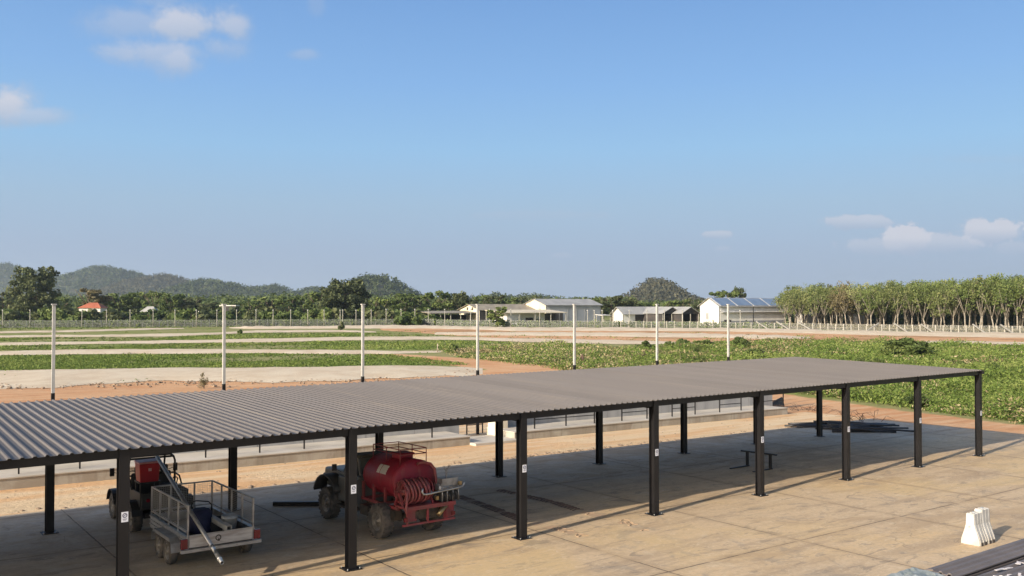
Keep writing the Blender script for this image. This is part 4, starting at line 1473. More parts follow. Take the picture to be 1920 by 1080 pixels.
pr = random.Random(5)
rdir = Vector((.80, -.60, 0))
base = ground_at(1612, 807)
pl_lab = 'black pipe lying in the tangled heap at the far end of the slab'
specs = []
for k in range(38):
    c = base + rdir * pr.uniform(-.9, 1.0) + Vector((.6, .8, 0)) * pr.uniform(-1.5, 1.9)
    ang = pr.gauss(0, .24)
    dv = Matrix.Rotation(ang, 3, 'Z') @ rdir
    L = pr.uniform(1.4, 3.6)
    h = pr.choice([.06, .06, .06, .07, .14, .2, .28, .36])
    specs.append((c - dv * L / 2, c + dv * L / 2, h, max(.055, h * pr.uniform(.2, 1.3)), pr.uniform(.04, .058)))
for k in range(6):
    c = ground_at(1528, 803 - .7 * k)
    dv = Matrix.Rotation(pr.gauss(.04, .06), 3, 'Z') @ rdir
    specs.append((c - dv * pr.uniform(1.0, 1.7), c + dv * pr.uniform(1.0, 2.0), .06 + .03 * (k % 3), .06 + .05 * (k % 3), .05))
for k, (p, q, h0, h1, r) in enumerate(specs):
    m_ = MB()
    mid = (p + q) / 2
    P = lambda s, h: Vector((s.x, s.y, max(pz(s.x, s.y), gz(s.x, s.y)) + h))
    m_.tube([P(p, h0), P(mid, (h0 + h1) / 2 + .02) + Vector((pr.uniform(-.06, .06), pr.uniform(-.06, .06), 0)), P(q, h1)], r, 10)
    o = m_.build('pipe', M['black_plastic']); tag(o, pl_lab, 'pipe', 'black pipes heaped at the end of the slab')


def brush(name, u, v, wd, ht, n, label):
    c = ground_at(u, v)
    m_ = MB()
    for k in range(n):
        a = c + RGT * pr.uniform(-wd, wd) + FWD * pr.uniform(-.8, .8)
        dv = Vector((pr.uniform(-1, 1), pr.uniform(-1, 1), 0)).normalized()
        L = pr.uniform(.8, 1.9)
        hh = ht * pr.uniform(.4, 1)
        z0 = gz(a.x, a.y) + .02
        m_.tube([(a.x, a.y, z0), (a.x + dv.x * L * .3, a.y + dv.y * L * .3, z0 + hh * .8), (a.x + dv.x * L * .6, a.y + dv.y * L * .6 + pr.uniform(-.2, .2), z0 + hh), (a.x + dv.x * L, a.y + dv.y * L, z0 + hh * pr.uniform(.2, .8))], [.016, .013, .010, .006], 5)
    o = m_.build(name, M['rust']); tag(o, label, 'brush heap')


brush('brush_heap', 1494, 770, 1.3, .4, 24, 'tangle of dry bent branches on the dirt at the platform end')
brush('brush_heap', 1609, 789, 1.1, .75, 20, 'spiky dry branches sticking up behind the black pipe heap')
g = ground_at(1460, 766)
t = thing('sheet_box', 'grey bent metal sheet leaning by the end of the platform wall', 'metal sheet', (g.x, g.y, gz(g.x, g.y) + .1))
m_ = MB(); m_.hexa([(-.55, -.05, 0), (.6, -.05, 0), (.6, .0, 0), (-.55, .0, 0), (-.4, .4, .25), (.6, .15, .62), (.6, .2, .62), (-.4, .45, .25)]); m_.build('sheet', M['dark_metal'], t)
m_ = MB(); m_.bar((-.35, .5, 0), (-.35, .44, .25), .04); m_.bar((.5, .5, 0), (.5, .2, .56), .04); m_.build('prop', M['black_steel'], t)

# ------------------------------------------------------------------ white plastic barriers
def barrier(x, y, h, label, L=.43):
    t = thing('road_barrier', label, 'barrier', (x, y, pz(x, y)), 0, 'white plastic barriers on the slab', True)
    half = [(.25, 0), (.25, .10), (.235, .16), (.15, .40), (.115, .52), (.10, h), (-.10, h), (-.115, .52), (-.15, .40), (-.235, .16), (-.25, .10), (-.25, 0)]
    core = [(a * .975, b if 0 < b < h else b) for a, b in half]
    m_ = MB()
    m_.prism(core, (0, 0, 0), (0, 1, 0), (0, 0, 1), (1, 0, 0), 0, L)
    m_.build('body', M['white_plastic'], t, bevel=.012)
    for x0, wd in ((L * .10, .035), (L * .5 - .018, .035), (L * .90 - .035, .035)):
        m_ = MB()
        m_.prism([(a * 1.02, b + (.012 if b == h else 0)) for a, b in half], (0, 0, 0), (0, 1, 0), (0, 0, 1), (1, 0, 0), x0 - .005, x0 + wd)
        m_.build('rib', M['white_plastic'], t, bevel=.012)
    m_ = MB()
    for x0 in (L * .28, L * .72): m_.box(x0 - .045, x0 + .045, -.262, .262, .0, .085)
    m_.build('fork_slot', M['dark_inside'], t)
    m_ = MB(); m_.cyl((-.012, .02, .47), (.0, .02, .47), .025, n=10); m_.cyl((L / 2, 0, h), (L / 2, 0, h + .03), .05, n=14); m_.build('plug', M['grey_plastic'], t)


g = ground_at(1837.5, 1025.5, .03)
gx, gy = g.x, g.y + .25
barrier(gx, gy, .80, 'white plastic water barrier nearer the roofing stack, its plain end facing left')
barrier(gx + .435, gy, .86, 'white plastic water barrier directly behind the other, slightly taller')

# ------------------------------------------------------------------ bundles of roofing sheets in the near corner
def sheet_bundle(x0, x1, y0, y1, z0, z1, m, name, label, cat):
    t = thing(name, label, cat, ((x0 + x1) / 2, (y0 + y1) / 2, pz((x0 + x1) / 2, (y0 + y1) / 2)))
    n = int((y1 - y0) / .2)
    for lay in range(3):
        m_ = MB()
        zz = z0 + (z1 - z0) * lay / 2.4
        pf = []
        y = y0
        while y < y1 - .2:
            pf += [(y, 0), (y + .10, 0), (y + .125, .045), (y + .175, .045)]
            y += .2
        pf.append((y1, 0))
        pts = pf + [(a, b - .03) for a, b in reversed(pf)]
        xx = (x0 + lay * .05 * R.uniform(-1, 1), x1 + R.uniform(-.05, .05))
        for k in range(len(pf) - 1):
            (ya, za), (yb, zb_) = pf[k], pf[k + 1]
            P = lambda x, y, z: (x, y, pz(x, y) + zz + z)
            m_.hexa([P(xx[0], ya, za - .03), P(xx[1], ya, za - .03), P(xx[1], yb, zb_ - .03), P(xx[0], yb, zb_ - .03), P(xx[0], ya, za), P(xx[1], ya, za), P(xx[1], yb, zb_), P(xx[0], yb, zb_)])
        m_.build('sheet_layer', m, t, True)
    m_ = MB()
    for x in np.arange(x0 + .3, x1, 1.6):
        q = [(x - .05, y0 + .02), (x + .05, y0 + .02), (x + .05, y1 - .02), (x - .05, y1 - .02)]
        m_.hexa([(a, b, pz(a, b)) for a, b in q] + [(a, b, pz(a, b) + z0 - .035) for a, b in q])
    m_.build('timber_bearer', M['stake'], t, True)


M['sheet_dark'] = mat('dark_grey_sheet', (.125, .108, .104), (.155, .132, .125), 1.2, .55, 0)
sheet_bundle(19.3, 30.0, 9.72, 10.42, .14, .34, M['sheet_dark'], 'roofing_bundle', 'long stack of dark grey corrugated roofing sheets beside the white barriers', 'roofing sheets')
sheet_bundle(18.9, 30.0, 7.0, 9.62, .12, .24, M['sheet_dark'], 'roofing_bundle', 'lower stack of roofing sheets under torn white film in the near corner', 'roofing sheets')
film = random.Random(9)
for k in range(44):
    x, y = film.uniform(19.0, 25.5), film.uniform(7.6, 9.5)
    m_ = MB()
    a = film.uniform(-.5, .5); L = film.uniform(.12, .6); wdd = film.uniform(.012, .05)
    dv = Vector((cos(a), sin(a), 0)); sv = Vector((-sin(a), cos(a), 0))
    pts = []
    for j in range(6):
        c = Vector((x, y, pz(x, y) + .272 + film.uniform(.0, .03))) + dv * L * (j / 5 - .5) + sv * film.uniform(-.06, .06)
        w_ = wdd * film.uniform(.3, 1.4)
        pts.append([c - sv * w_, c + sv * w_, c + sv * w_ + Vector((0, 0, .012)), c - sv * w_ + Vector((0, 0, .012))])
    m_.rings(pts, True, False)
    o = m_.build('film_scrap', M['white_film']); tag(o, 'crumpled scrap of torn white film on the lower roofing stack', 'plastic film', 'torn film scraps on the lower roofing stack')
t = thing('covered_pallet', 'pallet under a crumpled grey-green plastic sheet at the bottom edge', 'pallet', (18.4, 10.0, pz(18.4, 10.0)))
m_ = MB()
nn = 16
hh = np.random.default_rng(3)
V = [[(-.85 + 1.7 * i / nn, -.75 + 1.5 * j / nn, .30 + float(hh.normal(0, .014)) - (.26 if i in (0, nn) or j in (0, nn) else 0)) for j in range(nn + 1)] for i in range(nn + 1)]
for i in range(nn):
    for j in range(nn):
        m_.quad(V[i][j], V[i + 1][j], V[i + 1][j + 1], V[i][j + 1])
m_.build('cover', M['tarp'], t)
m_ = MB()
for y in (-.6, 0, .6): m_.box(-.75, .75, y - .06, y + .06, .0, .10)
for x in np.arange(-.7, .71, .23): m_.box(x - .05, x + .05, -.68, .68, .10, .13)
m_.build('deck', M['stake'], t)

# ------------------------------------------------------------------ vegetation makers
def crown_mesh(name, m, clumps, per, leaf, bias=.8):
    """clumps: list of (centre, radius vec). Leaves on and in each clump; tint clump + leaf."""
    C, O, T = [], [], []
    for (c, r, tn) in clumps:
        p = blob_points(per)
        C.append(np.array(c) + p * np.array(r)); O.append(p + np.array([0, 0, .25])); T.append(np.clip(tn + NR.normal(0, .16, per) + p[:, 2] * .08, 0, 1))
    C, O, T = np.concatenate(C), np.concatenate(O), np.concatenate(T)
    v, f = leaf_quads(C, leaf, O, bias)
    o = np_mesh(name, v, f, m, T)
    me = o.data
    bpy.data.objects.remove(o)
    return me


def trunk_mesh(name, m, h, r, limbs, fork=.5, spread=.3, seed=0, lean=.04):
    rr = random.Random(seed)
    m_ = MB()
    top = Vector((rr.uniform(-lean, lean) * h, rr.uniform(-lean, lean) * h, h * fork))
    m_.tube([(0, 0, -.2), top * .5 + Vector((rr.uniform(-.1, .1), rr.uniform(-.1, .1), 0)), top], [r * 1.25, r, r * .8], 7)
    tips = []
    for k in range(limbs):
        a = 2 * pi * k / limbs + rr.uniform(-.5, .5)
        L = h * (1 - fork) * rr.uniform(.7, 1.0)
        sp = spread * rr.uniform(.5, 1.2)
        p1 = top + Vector((cos(a) * sp * L * .5, sin(a) * sp * L * .5, L * .5))
        p2 = top + Vector((cos(a) * sp * L, sin(a) * sp * L, L * .95))
        st = top * rr.uniform(.82, 1.0)
        m_.tube([st, p1, p2], [r * .55, r * .36, r * .12], 5)
        tips += [p1.lerp(p2, .4), p2]
        for q in range(2):
            b = a + rr.uniform(-1.2, 1.2)
            e = p1 + Vector((cos(b) * sp * L * .5, sin(b) * sp * L * .5, L * rr.uniform(.1, .4)))
            m_.tube([p1, e], [r * .25, r * .07], 4)
            tips.append(e)
    me = bpy.data.meshes.new(name)
    me.from_pydata(m_.v, [], m_.f); me.polygons.foreach_set('use_smooth', m_.s); me.update()
    me.materials.append(m)
    return me, tips


def place_tree(name, tm, cm, x, y, s, sz, rz, label, cat='tree', group=None, z=None):
    t = thing(name, label, cat, (x, y, gz(x, y) if z is None else z), rz, group)
    t.scale = (s, s, sz)
    for nm, me in (('trunk', tm), ('crown', cm)):
        o = bpy.data.objects.new(nm, me); COL.objects.link(o); o.parent = t
    return t


def broad_tree(k, m, h=10.0, wd=8.0, low=.18, n=34, per=75, leaf=.42):
    rr = random.Random(100 + k)
    tm, tips = trunk_mesh('trunk', M['bark'], h, .22, 6, .32, .55, k)
    cl = []
    for i in range(n):
        a = rr.uniform(0, 2 * pi); q = rr.uniform(0, .95)
        z = low + (1 - low) * q
        env = sqrt(max(0, 1 - ((z - (low + .42)) / (.62 if z > low + .42 else .5)) ** 2))
        rad = wd / 2 * env * rr.uniform(.35, .95)
        s = rr.uniform(.07, .16) * wd
        cl.append(((cos(a) * rad, sin(a) * rad, z * h * .96), (s, s, s * .75), rr.uniform(.2, .75)))
    cm = crown_mesh('crown', m, cl, per, leaf)
    return tm, cm


def rubber_tree(k, m):
    rr = random.Random(300 + k)
    h = 11.0
    tm, tips = trunk_mesh('trunk', M['bark_pale'], h * .95, .17, 5, .30 + .10 * rr.random(), .50, 50 + k, .06)
    cl = []
    for tp in tips:
        s = rr.uniform(.8, 1.6)
        cl.append((tuple(tp + Vector((rr.uniform(-.4, .4), rr.uniform(-.4, .4), rr.uniform(-.2, .6)))), (s, s, s * .85), rr.uniform(.25, .8)))
    for i in range(20):
        a = rr.uniform(0, 2 * pi); rad = rr.uniform(.3, 2.5); z = (.40 + .64 * rr.uniform(0, 1) ** .8) * h
        s = rr.uniform(.6, 1.5)
        cl.append(((cos(a) * rad, sin(a) * rad, z), (s, s, s * .8), rr.uniform(.2, .75)))
    cm = crown_mesh('crown', m, cl, 30, .21, .4)
    return tm, cm


def bush_mesh(k, m, per=60, leaf=.3):
    rr = random.Random(500 + k)
    cl = []
    for i in range(14):
        a = rr.uniform(0, 2 * pi); rad = rr.uniform(0, 1.25); z = rr.uniform(.3, 1.75) * (1 - rad * .28)
        s = rr.uniform(.35, .6)
        cl.append(((cos(a) * rad, sin(a) * rad, z), (s, s, s * .8), rr.uniform(.2, .8)))
    cm = crown_mesh('foliage', m, cl, per, leaf)
    m_ = MB()
    for i in range(5):
        a = rr.uniform(0, 2 * pi)
        m_.tube([(0, 0, -.1), (cos(a) * .3, sin(a) * .3, .6), (cos(a) * .7, sin(a) * .7, 1.3)], [.05, .035, .015], 5)
    me = bpy.data.meshes.new('stem'); me.from_pydata(m_.v, [], m_.f); me.update(); me.materials.append(M['bark'])
    return me, cm


def place_bush(tm, cm, x, y, s, sz, rz, label, cat='shrub', group=None, name='shrub'):
    t = thing(name, label, cat, (x, y, gz(x, y)), rz, group)
    t.scale = (s, s, sz)
    for nm, me in (('stem', tm), ('foliage', cm)):
        o = bpy.data.objects.new(nm, me); COL.objects.link(o); o.parent = t
    return t


dark_trees = [broad_tree(k, M['leaf_dark']) for k in range(3)]
mid_trees = [broad_tree(10 + k, M['leaf_mid']) for k in range(3)]
light_trees = [broad_tree(20 + k, M['leaf_light'], 10, 7, .15) for k in range(2)]
brown_trees = [broad_tree(30 + k, M['leaf_brown'], 10, 7, .2, 26, 60) for k in range(1)]
SETS = {'d': dark_trees, 'm': mid_trees, 'l': light_trees, 'b': brown_trees}


def tree_px(kind, u, vtop, wpx, d, label, group=None, i=0, name='tree', vbase=None):
    p = at_depth(u, 571, d)
    h = 7 + (571 - vtop) * d / F
    wd = wpx * d / F
    tm, cm = SETS[kind][i % len(SETS[kind])]
    base_w = 8.0 if kind in 'dm' else 7.0
    return place_tree(name, tm, cm, p.x, p.y, wd / base_w, h / 10.0, R.uniform(0, 6.28), label, 'tree', group)


# single trees one can tell apart
big = broad_tree(77, M['leaf_dark'], 21, 17, .10, 120, 80, .5)
p = at_depth(66, 571, 330)
place_tree('tree', big[0], big[1], p.x, p.y, 1.02, 1.05, .6, 'towering dark broad tree at the far left edge, higher than the hills behind')
rt = broad_tree(78, M['leaf_dark'], 16, 17, .06, 130, 80, .5)
p = at_depth(645, 571, 318)
place_tree('tree', rt[0], rt[1], p.x, p.y, 1.06, 1.03, 1.2, 'large round dark green tree left of the pointed wooded hill')
tree_px('m', 600, 545, 60, 345, 'mid green tree crowding the left side of the large round tree', None, 1)
tree_px('b', 172, 536, 66, 390, 'brownish-topped tree behind the red-roofed house')
tree_px('l', 712, 556, 44, 315, 'pale green bushy tree right of the large round dark tree', None, 0)
tree_px('m', 757, 548, 56, 360, 'green tree below the right slope of the pointed hill', None, 2)
tree_px('m', 815, 545, 58, 370, 'tall grey-green tree left of the beige gabled house', None, 0)
tree_px('d', 866, 545, 52, 372, 'dark green tree standing right behind the beige gabled house', None, 2)
tree_px('m', 1358, 544, 62, 350, 'low spreading tree behind the white warehouse roof, left', None, 1)
tree_px('d', 1386, 536, 30, 352, 'narrow dark tree rising above the white warehouse roof', None, 0)
tree_px('d', 1148, 553, 66, 372, 'dark broad tree right of the grey warehouse', None, 1)
tree_px('d', 1176, 557, 60, 380, 'dark tree at the left foot of the brown conical hill', None, 2)
p = at_depth(933, 571, 279)
tm, cm = light_trees[1]
place_tree('tree', tm, cm, p.x, p.y, .95, .66, 1.0, 'small bright green tree in front of the cream canopy building')

belt = [(8, 546, 60, 'd'), (112, 556, 44, 'm'), (225, 548, 60, 'm'), (255, 546, 46, 'l'), (290, 545, 50, 'm'), (322, 548, 52, 'm'), (352, 556, 60, 'd'), (392, 566, 50, 'd'),
        (430, 566, 48, 'm'), (470, 563, 58, 'm'), (505, 556, 56, 'l'), (540, 553, 58, 'm'), (570, 550, 50, 'm'), (500, 566, 60, 'd'), (690, 560, 40, 'd'), (735, 560, 40, 'm'),
        (786, 556, 50, 'd'), (840, 552, 44, 'l'), (900, 553, 40, 'm'), (925, 552, 52, 'd'), (955, 556, 46, 'm'), (985, 555, 40, 'd'), (1010, 553, 44, 'd'), (1045, 558, 40, 'm'), (1095, 558, 44, 'd'), (1120, 556, 40, 'm'),
        (1210, 566, 60, 'm'), (1245, 563, 50, 'l'), (1275, 562, 54, 'm'), (1300, 558, 52, 'd'), (1330, 562, 50, 'm')]
for k, (u, v, wpx, kd) in enumerate(belt):
    tree_px(kd, u, v, wpx, R.uniform(375, 430), 'tree in the green belt beyond the far fence and houses', 'trees in the belt beyond the fence', k)

bushes = [bush_mesh(k, M['leaf_mid'] if k % 2 else M['leaf_dark']) for k in range(4)]
bush_light = [bush_mesh(20 + k, M['leaf_light']) for k in range(2)]
bush_fine = bush_mesh(31, M['leaf_mid'], 260, .11)
bush_fine2 = bush_mesh(32, M['leaf_mid'], 200, .12)
u = -14
k = 0
while u < 815:
    p = at_depth(u, 571, R.uniform(292, 318))
    src = R.choice(bushes + bush_light[:1])
    s = R.uniform(2.4, 3.3)
    place_bush(src[0], src[1], p.x, p.y, s, s * R.uniform(.75, 1.15), R.uniform(0, 6), 'rounded green shrub in the hedge row behind the far fence', 'shrub', 'shrubs behind the far fence')
    u += R.uniform(9, 15); k += 1

# rubber plantation on the right, rows behind the white-post fence
rub = [rubber_tree(k, M['leaf_rubber']) for k in range(7)] + [rubber_tree(9 + k, M['leaf_light']) for k in range(4)] + [rubber_tree(20, M['leaf_brown'])]
front = [(1462, 616), (1560, 619), (1700, 623), (1930, 628), (2040, 631)]
def front_v(u):
    for (u0, v0), (u1, v1) in zip(front, front[1:]):
        if u <= u1: return v0 + (v1 - v0) * (u - u0) / (u1 - u0)
    return front[-1][1]


for row in range(9):
    u = 1468 + R.uniform(0, 10) + row * 3
    while u < 2030:
        g = ground_at(u, front_v(u) - 2.2)
        d0 = (g - CAM).dot(FWD)
        p = at_depth(u, 571, d0 + 4 + row * 5.5 + R.uniform(-1.5, 1.5))
        s = R.uniform(.9, 1.12)
        hs = (1.05 + .12 * max(0, (u - 1640) / 280)) * R.uniform(.86, 1.12)
        if row > 4: hs *= 1.04
        tm, cm = R.choice(rub)
        place_tree('plantation_tree', tm, cm, p.x, p.y, s, hs, R.uniform(0, 6.28), 'slender pale-trunked tree with sparse light green crown in the plantation on the right', 'tree', 'plantation trees behind the white post fence')
        u += R.uniform(19, 29) * (1 + row * .05)

# low undergrowth below the plantation
def undergrowth():
    C = []
    for k in range(700):
        u = R.uniform(1490, 2040)
        g = ground_at(u, front_v(u) - R.uniform(1.2, 3.2))
        p = g + FWD * R.uniform(0, 30)
        C.append((p.x, p.y, gz(p.x, p.y) + R.uniform(.1, .9)))
    C = np.array(C)
    C = np.repeat(C, 10, 0) + NR.normal(0, .35, (len(C) * 10, 3)) * np.array([1, 1, .6])
    C[:, 2] = np.maximum(C[:, 2], .05)
    v, f = leaf_quads(C, .28, np.tile([0, 0, .4], (len(C), 1)), 1)
    np_mesh('undergrowth', v, f, M['leaf_brown'], np.clip(NR.normal(.35, .2, len(C)), 0, 1), 'stuff')


undergrowth()
fl = MB()
fq = [ground_at(1484, 616.5), ground_at(2060, 627.5)]
fq2 = [fq[0] + FWD * 90, fq[1] + FWD * 90]
for k in range(30):
    a = fq[0].lerp(fq[1], k / 30); b = fq[0].lerp(fq[1], (k + 1) / 30)
    c, d = a + FWD * 95, b + FWD * 95
    fl.quad((a.x, a.y, .03), (b.x, b.y, .03), (d.x, d.y, .03), (c.x, c.y, .03))
fl.build('plantation_floor', M['litter'], kind='structure')


def back_thicket():
    rg = np.random.default_rng(77)
    C = []
    for k in range(900):
        u = rg.uniform(1480, 2070)
        d0 = (ground_at(u, front_v(u) - 2.2) - CAM).dot(FWD)
        p = at_depth(u, 571, d0 + rg.uniform(46, 80))
        C.append((p.x, p.y, rg.uniform(.2, 6.5)))
    C = np.repeat(np.array(C), 16, 0)
    C = C + rg.normal(0, .9, C.shape)
    C[:, 2] = np.maximum(C[:, 2], .1)
    v, f = leaf_quads(C, .6, np.tile([0, 0, .3], (len(C), 1)), .8)
    np_mesh('thicket', v, f, M['forest'], np.clip(rg.normal(.3, .2, len(C)), 0, 1), 'stuff')


back_thicket()

# ------------------------------------------------------------------ weeds and grass
def inpoly(px, py, poly):
    return sdist(px, py, poly) > 0


WEED = [(812, 650), (905, 652), (1010, 645), (1120, 650), (1215, 655), (1250, 650), (1340, 642), (1480, 637), (1640, 643), (1800, 648), (1990, 652), (2680, 668), (2680, 880), (2250, 842), (1990, 808), (1920, 793), (1640, 757), (1490, 737), (1300, 724), (1120, 704), (1030, 690), (940, 679), (860, 670)]


def scatter_px(n, poly, seed):
    rg = np.random.default_rng(seed)
    P = np.array(poly)
    lo, hi = P.min(0), P.max(0)
    uv = rg.uniform(lo, hi, (n * 3, 2))
    uv = uv[inpoly(uv[:, 0], uv[:, 1], poly)][:n]
    out = []
    for u, v in uv:
        g = ground_at(u, v)
        out.append((g.x, g.y, g.z, u, v))
    return np.array(out)


def vnoise(x, y, L, seed):
    g = np.random.default_rng(seed).uniform(0, 1, (256, 256))
    a, b = x / L, y / L
    i, j = np.floor(a).astype(int), np.floor(b).astype(int)
    fx, fy = a - i, b - j
    fx, fy = fx * fx * (3 - 2 * fx), fy * fy * (3 - 2 * fy)
    G = lambda p, q: g[p % 256, q % 256]
    return (G(i, j) * (1 - fx) + G(i + 1, j) * fx) * (1 - fy) + (G(i, j + 1) * (1 - fx) + G(i + 1, j + 1) * fx) * fy


def weeds():
    g = scatter_px(27000, WEED, 4)
    rg = np.random.default_rng(8)
    d = np.hypot(g[:, 0], g[:, 1])
    n1 = np.sin(g[:, 0] * .21 + 1.3 * np.sin(g[:, 1] * .13)) + np.sin(g[:, 1] * .27 + g[:, 0] * .09) + .8 * np.sin(g[:, 0] * .05 - g[:, 1] * .07)
    v1 = vnoise(g[:, 0], g[:, 1], 3.2, 1); v2 = vnoise(g[:, 0], g[:, 1], 8.5, 2)
    n1 = .5 * n1 + 2.6 * (v2 - .5) + 1.2 * (v1 - .5)
    hgt = np.clip(.08 + 1.15 * v1 * v1 + .55 * (v2 - .3) + rg.normal(0, .12, len(g)), .06, 1.5) * np.where(g[:, 3] > 1480, 1.1, .9)
    dry = (n1 + rg.normal(0, .9, len(g)) < -1.15) | ((g[:, 3] < 1180) & (rg.uniform(0, 1, len(g)) < .30))
    for nm, sel, m in (('weeds', ~dry, M['leaf_weed']), ('dry_weeds', dry, M['leaf_dry'])):
        q = g[sel]; h = hgt[sel]; dd_ = d[sel]
        per = 20
        c = np.repeat(q[:, :3], per, 0)
        hh_ = np.repeat(h, per)
        sp = np.repeat(.24 + dd_ * .0026, per)
        off = rg.normal(0, 1, (len(c), 2)) * sp[:, None]
        zz = rg.uniform(0.02, 1, len(c)) * hh_
        c = c + np.column_stack([off, zz])
        out = np.column_stack([off / (sp[:, None] * 2), np.full(len(c), .8)])
        size = np.repeat(np.clip(.04 + dd_ * .0009, .07, .22), per) * rg.uniform(.7, 1.3, len(c))
        v, f = leaf_quads(c, size, out, .9, .42)
        tint = np.clip(np.repeat(.45 + .15 * n1[sel] + rg.normal(0, .14, len(q)), per) + rg.normal(0, .15, len(c)), 0, 1)
        np_mesh(nm, v, f, m, tint, 'stuff')


weeds()

GRASS = [[(-60, 668), (480, 664), (730, 666), (880, 684), (700, 687), (480, 689), (285, 690), (0, 695), (-60, 696)],
         [(-60, 650), (233, 646), (480, 643), (780, 638), (900, 640), (1000, 645), (905, 654), (815, 656), (480, 655), (233, 654), (-60, 658)],
         [(-60, 635), (300, 633), (480, 625), (700, 625), (850, 630), (640, 632), (480, 635), (233, 640), (-60, 643)],
         [(-60, 612), (480, 609), (480, 613), (240, 616), (-60, 621)],
         [(700, 619), (960, 623), (1330, 623), (1500, 628), (1700, 632), (1500, 640), (1300, 642), (960, 636), (760, 629)],
         [(-60, 622), (480, 616), (800, 628), (880, 690), (480, 712), (-60, 722)]]


def grass():
    C, S, T = [], [], []
    rg = np.random.default_rng(21)
    for i, (poly, n) in enumerate(zip(GRASS, (8500, 4000, 2200, 1000, 260, 420))):
        g = scatter_px(n, poly, 30 + i)
        d = np.hypot(g[:, 0], g[:, 1])
        n1 = np.sin(g[:, 0] * .11 + np.sin(g[:, 1] * .17)) + np.sin(g[:, 1] * .23 - g[:, 0] * .05)
        keep = n1 + rg.normal(0, .8, len(g)) > -.7
        g, d, n1 = g[keep], d[keep], n1[keep]
        c = np.repeat(g[:, :3], 6, 0) + np.column_stack([rg.normal(0, .5, (len(g) * 6, 2)), rg.uniform(.01, .16, len(g) * 6)])
        C.append(c); S.append(np.repeat(.05 + d * .0008, 6)); T.append(np.clip(np.repeat(.5 + .15 * n1, 6) + rg.normal(0, .18, len(c)), 0, 1))
    C, S, T = np.concatenate(C), np.concatenate(S), np.concatenate(T)
    v, f = leaf_quads(C, S, np.tile([0, 0, .9], (len(C), 1)), 1, .4)
    np_mesh('grass', v, f, M['leaf_weed'], T, 'stuff')


grass()

# pebbles and clods on limestone and dirt
def clods():
    m_ = MB()
    rr = random.Random(4)
    for k in range(900):
        if k < 560:
            u, v = rr.uniform(-20, 900), rr.gauss(0, 3.5)
            s = rr.uniform(.05, .20) * rr.uniform(.5, 1)
        else:
            g0 = (rr.uniform(-6, 48), rr.uniform(30.2, 34.2)) if k % 2 else (rr.uniform(-6, 48) if k % 4 else rr.gauss(26, 3), rr.gauss(30.15, .14)); s = rr.uniform(.02, .06) if k % 2 else rr.uniform(.03, .12)
        if k < 560:
            v += 726 - max(0, u) * .019 if rr.random() < .75 else 708 - max(0, u) * .012
            g = ground_at(u, v); x, y = g.x, g.y
        else:
            x, y = g0
        z = gz(x, y) + (.06 if k < 560 else 0)
        rings = []
        for q, (hz_, rz0) in enumerate(((-.3, .8), (.1, 1), (.45, .75), (.65, .25))):
            rings.append([(x + cos(2 * pi * j / 7) * s * rz0 * rr.uniform(.7, 1.2), y + sin(2 * pi * j / 7) * s * rz0 * rr.uniform(.7, 1.2), z + hz_ * s) for j in range(7)])
        m_.rings(rings, True, False)
    m_.build('clods', M['rubble'], kind='stuff')


clods()

# small plants and bushes standing on their own
p = ground_at(382, 729)
tm, cm = bush_mesh(40, M['leaf_brown'], 20, .12)
place_bush(tm, cm, p.x, p.y, .42, .75, 0, 'small brown-green sapling alone on the orange dirt beside the pale strip', 'plant', None, 'sapling')
for (u, v, wpx, hpx, lab, src) in ((640, 619, 14, 16, 'small dark bush on the far pale strip below the big round tree', bushes[0]), (1702, 672, 104, 42, 'wide bushy shrub rising from the weeds in front of the plantation', bush_fine),
                                   (1275, 650, 22, 17, 'compact dark bush between the last two tall poles', bushes[1]), (1383, 650, 44, 20, 'dense dark green bush beside the last tall pole', bush_fine2), (1320, 648, 40, 12, 'low green bush at the edge of the weeds, left of the last tall pole', bush_light[1]),
                                   (450, 626, 10, 9, 'tiny dark bush on the pale strip beside the second tall pole', bushes[3]), (848, 661, 28, 17, 'green leafy bush beside the wooden stake', bush_light[0]), (1420, 672, 60, 20, 'loose green bush just behind the carport roof', bush_fine2)):
    p = ground_at(u, v)
    d = (p - CAM).dot(FWD)
    place_bush(src[0], src[1], p.x, p.y, wpx * d / F / 3.2, hpx * d / F / 2.0, R.uniform(0, 6), lab)
rb = random.Random(12)
for k in range(26):
    u, v = (rb.uniform(1205, 1420), rb.uniform(646, 662)) if k < 12 else (rb.uniform(1300, 1960), rb.uniform(652, 690)) if k < 19 else (rb.uniform(1640, 1960), rb.uniform(690, 770))
    p = ground_at(u, v)
    q = rb.uniform(.35, .8)
    src = bush_fine if k % 2 else bush_fine2
    place_bush(src[0], src[1], p.x, p.y, q, q * rb.uniform(.6, 1.1), rb.uniform(0, 6), 'low dark green bush scattered among the weeds behind the carport', 'shrub', 'low bushes scattered in the weeds')
p = ground_at(820, 660)
m_ = MB(); m_.cyl((p.x, p.y, gz(p.x, p.y) - .1), (p.x + .05, p.y, gz(p.x, p.y) + 1.25), .09, .07, n=8)
o = m_.build('stake', M['stake']); tag(o, 'pale wooden stake standing in the bushes left of the fourth pole', 'stake')
def dead_plant(u, v, hpx, label):
    p = ground_at(u, v); d = (p - CAM).dot(FWD); h = hpx * d / F
    m_ = MB()
    for k in range(6):
        a = R.uniform(0, 6.28); s = h * R.uniform(.2, .5)
        m_.tube([(p.x + cos(a) * s, p.y + sin(a) * s, gz(p.x, p.y)), (p.x + cos(a) * s * .4, p.y + sin(a) * s * .4, gz(p.x, p.y) + h * .7), (p.x, p.y, gz(p.x, p.y) + h)], [.07, .06, .02], 5)
    o = m_.build('dried_plant', M['rust']); tag(o, label, 'plant')
dead_plant(1092, 679, 16, 'dried brown plant stems just right of the fifth tall pole')
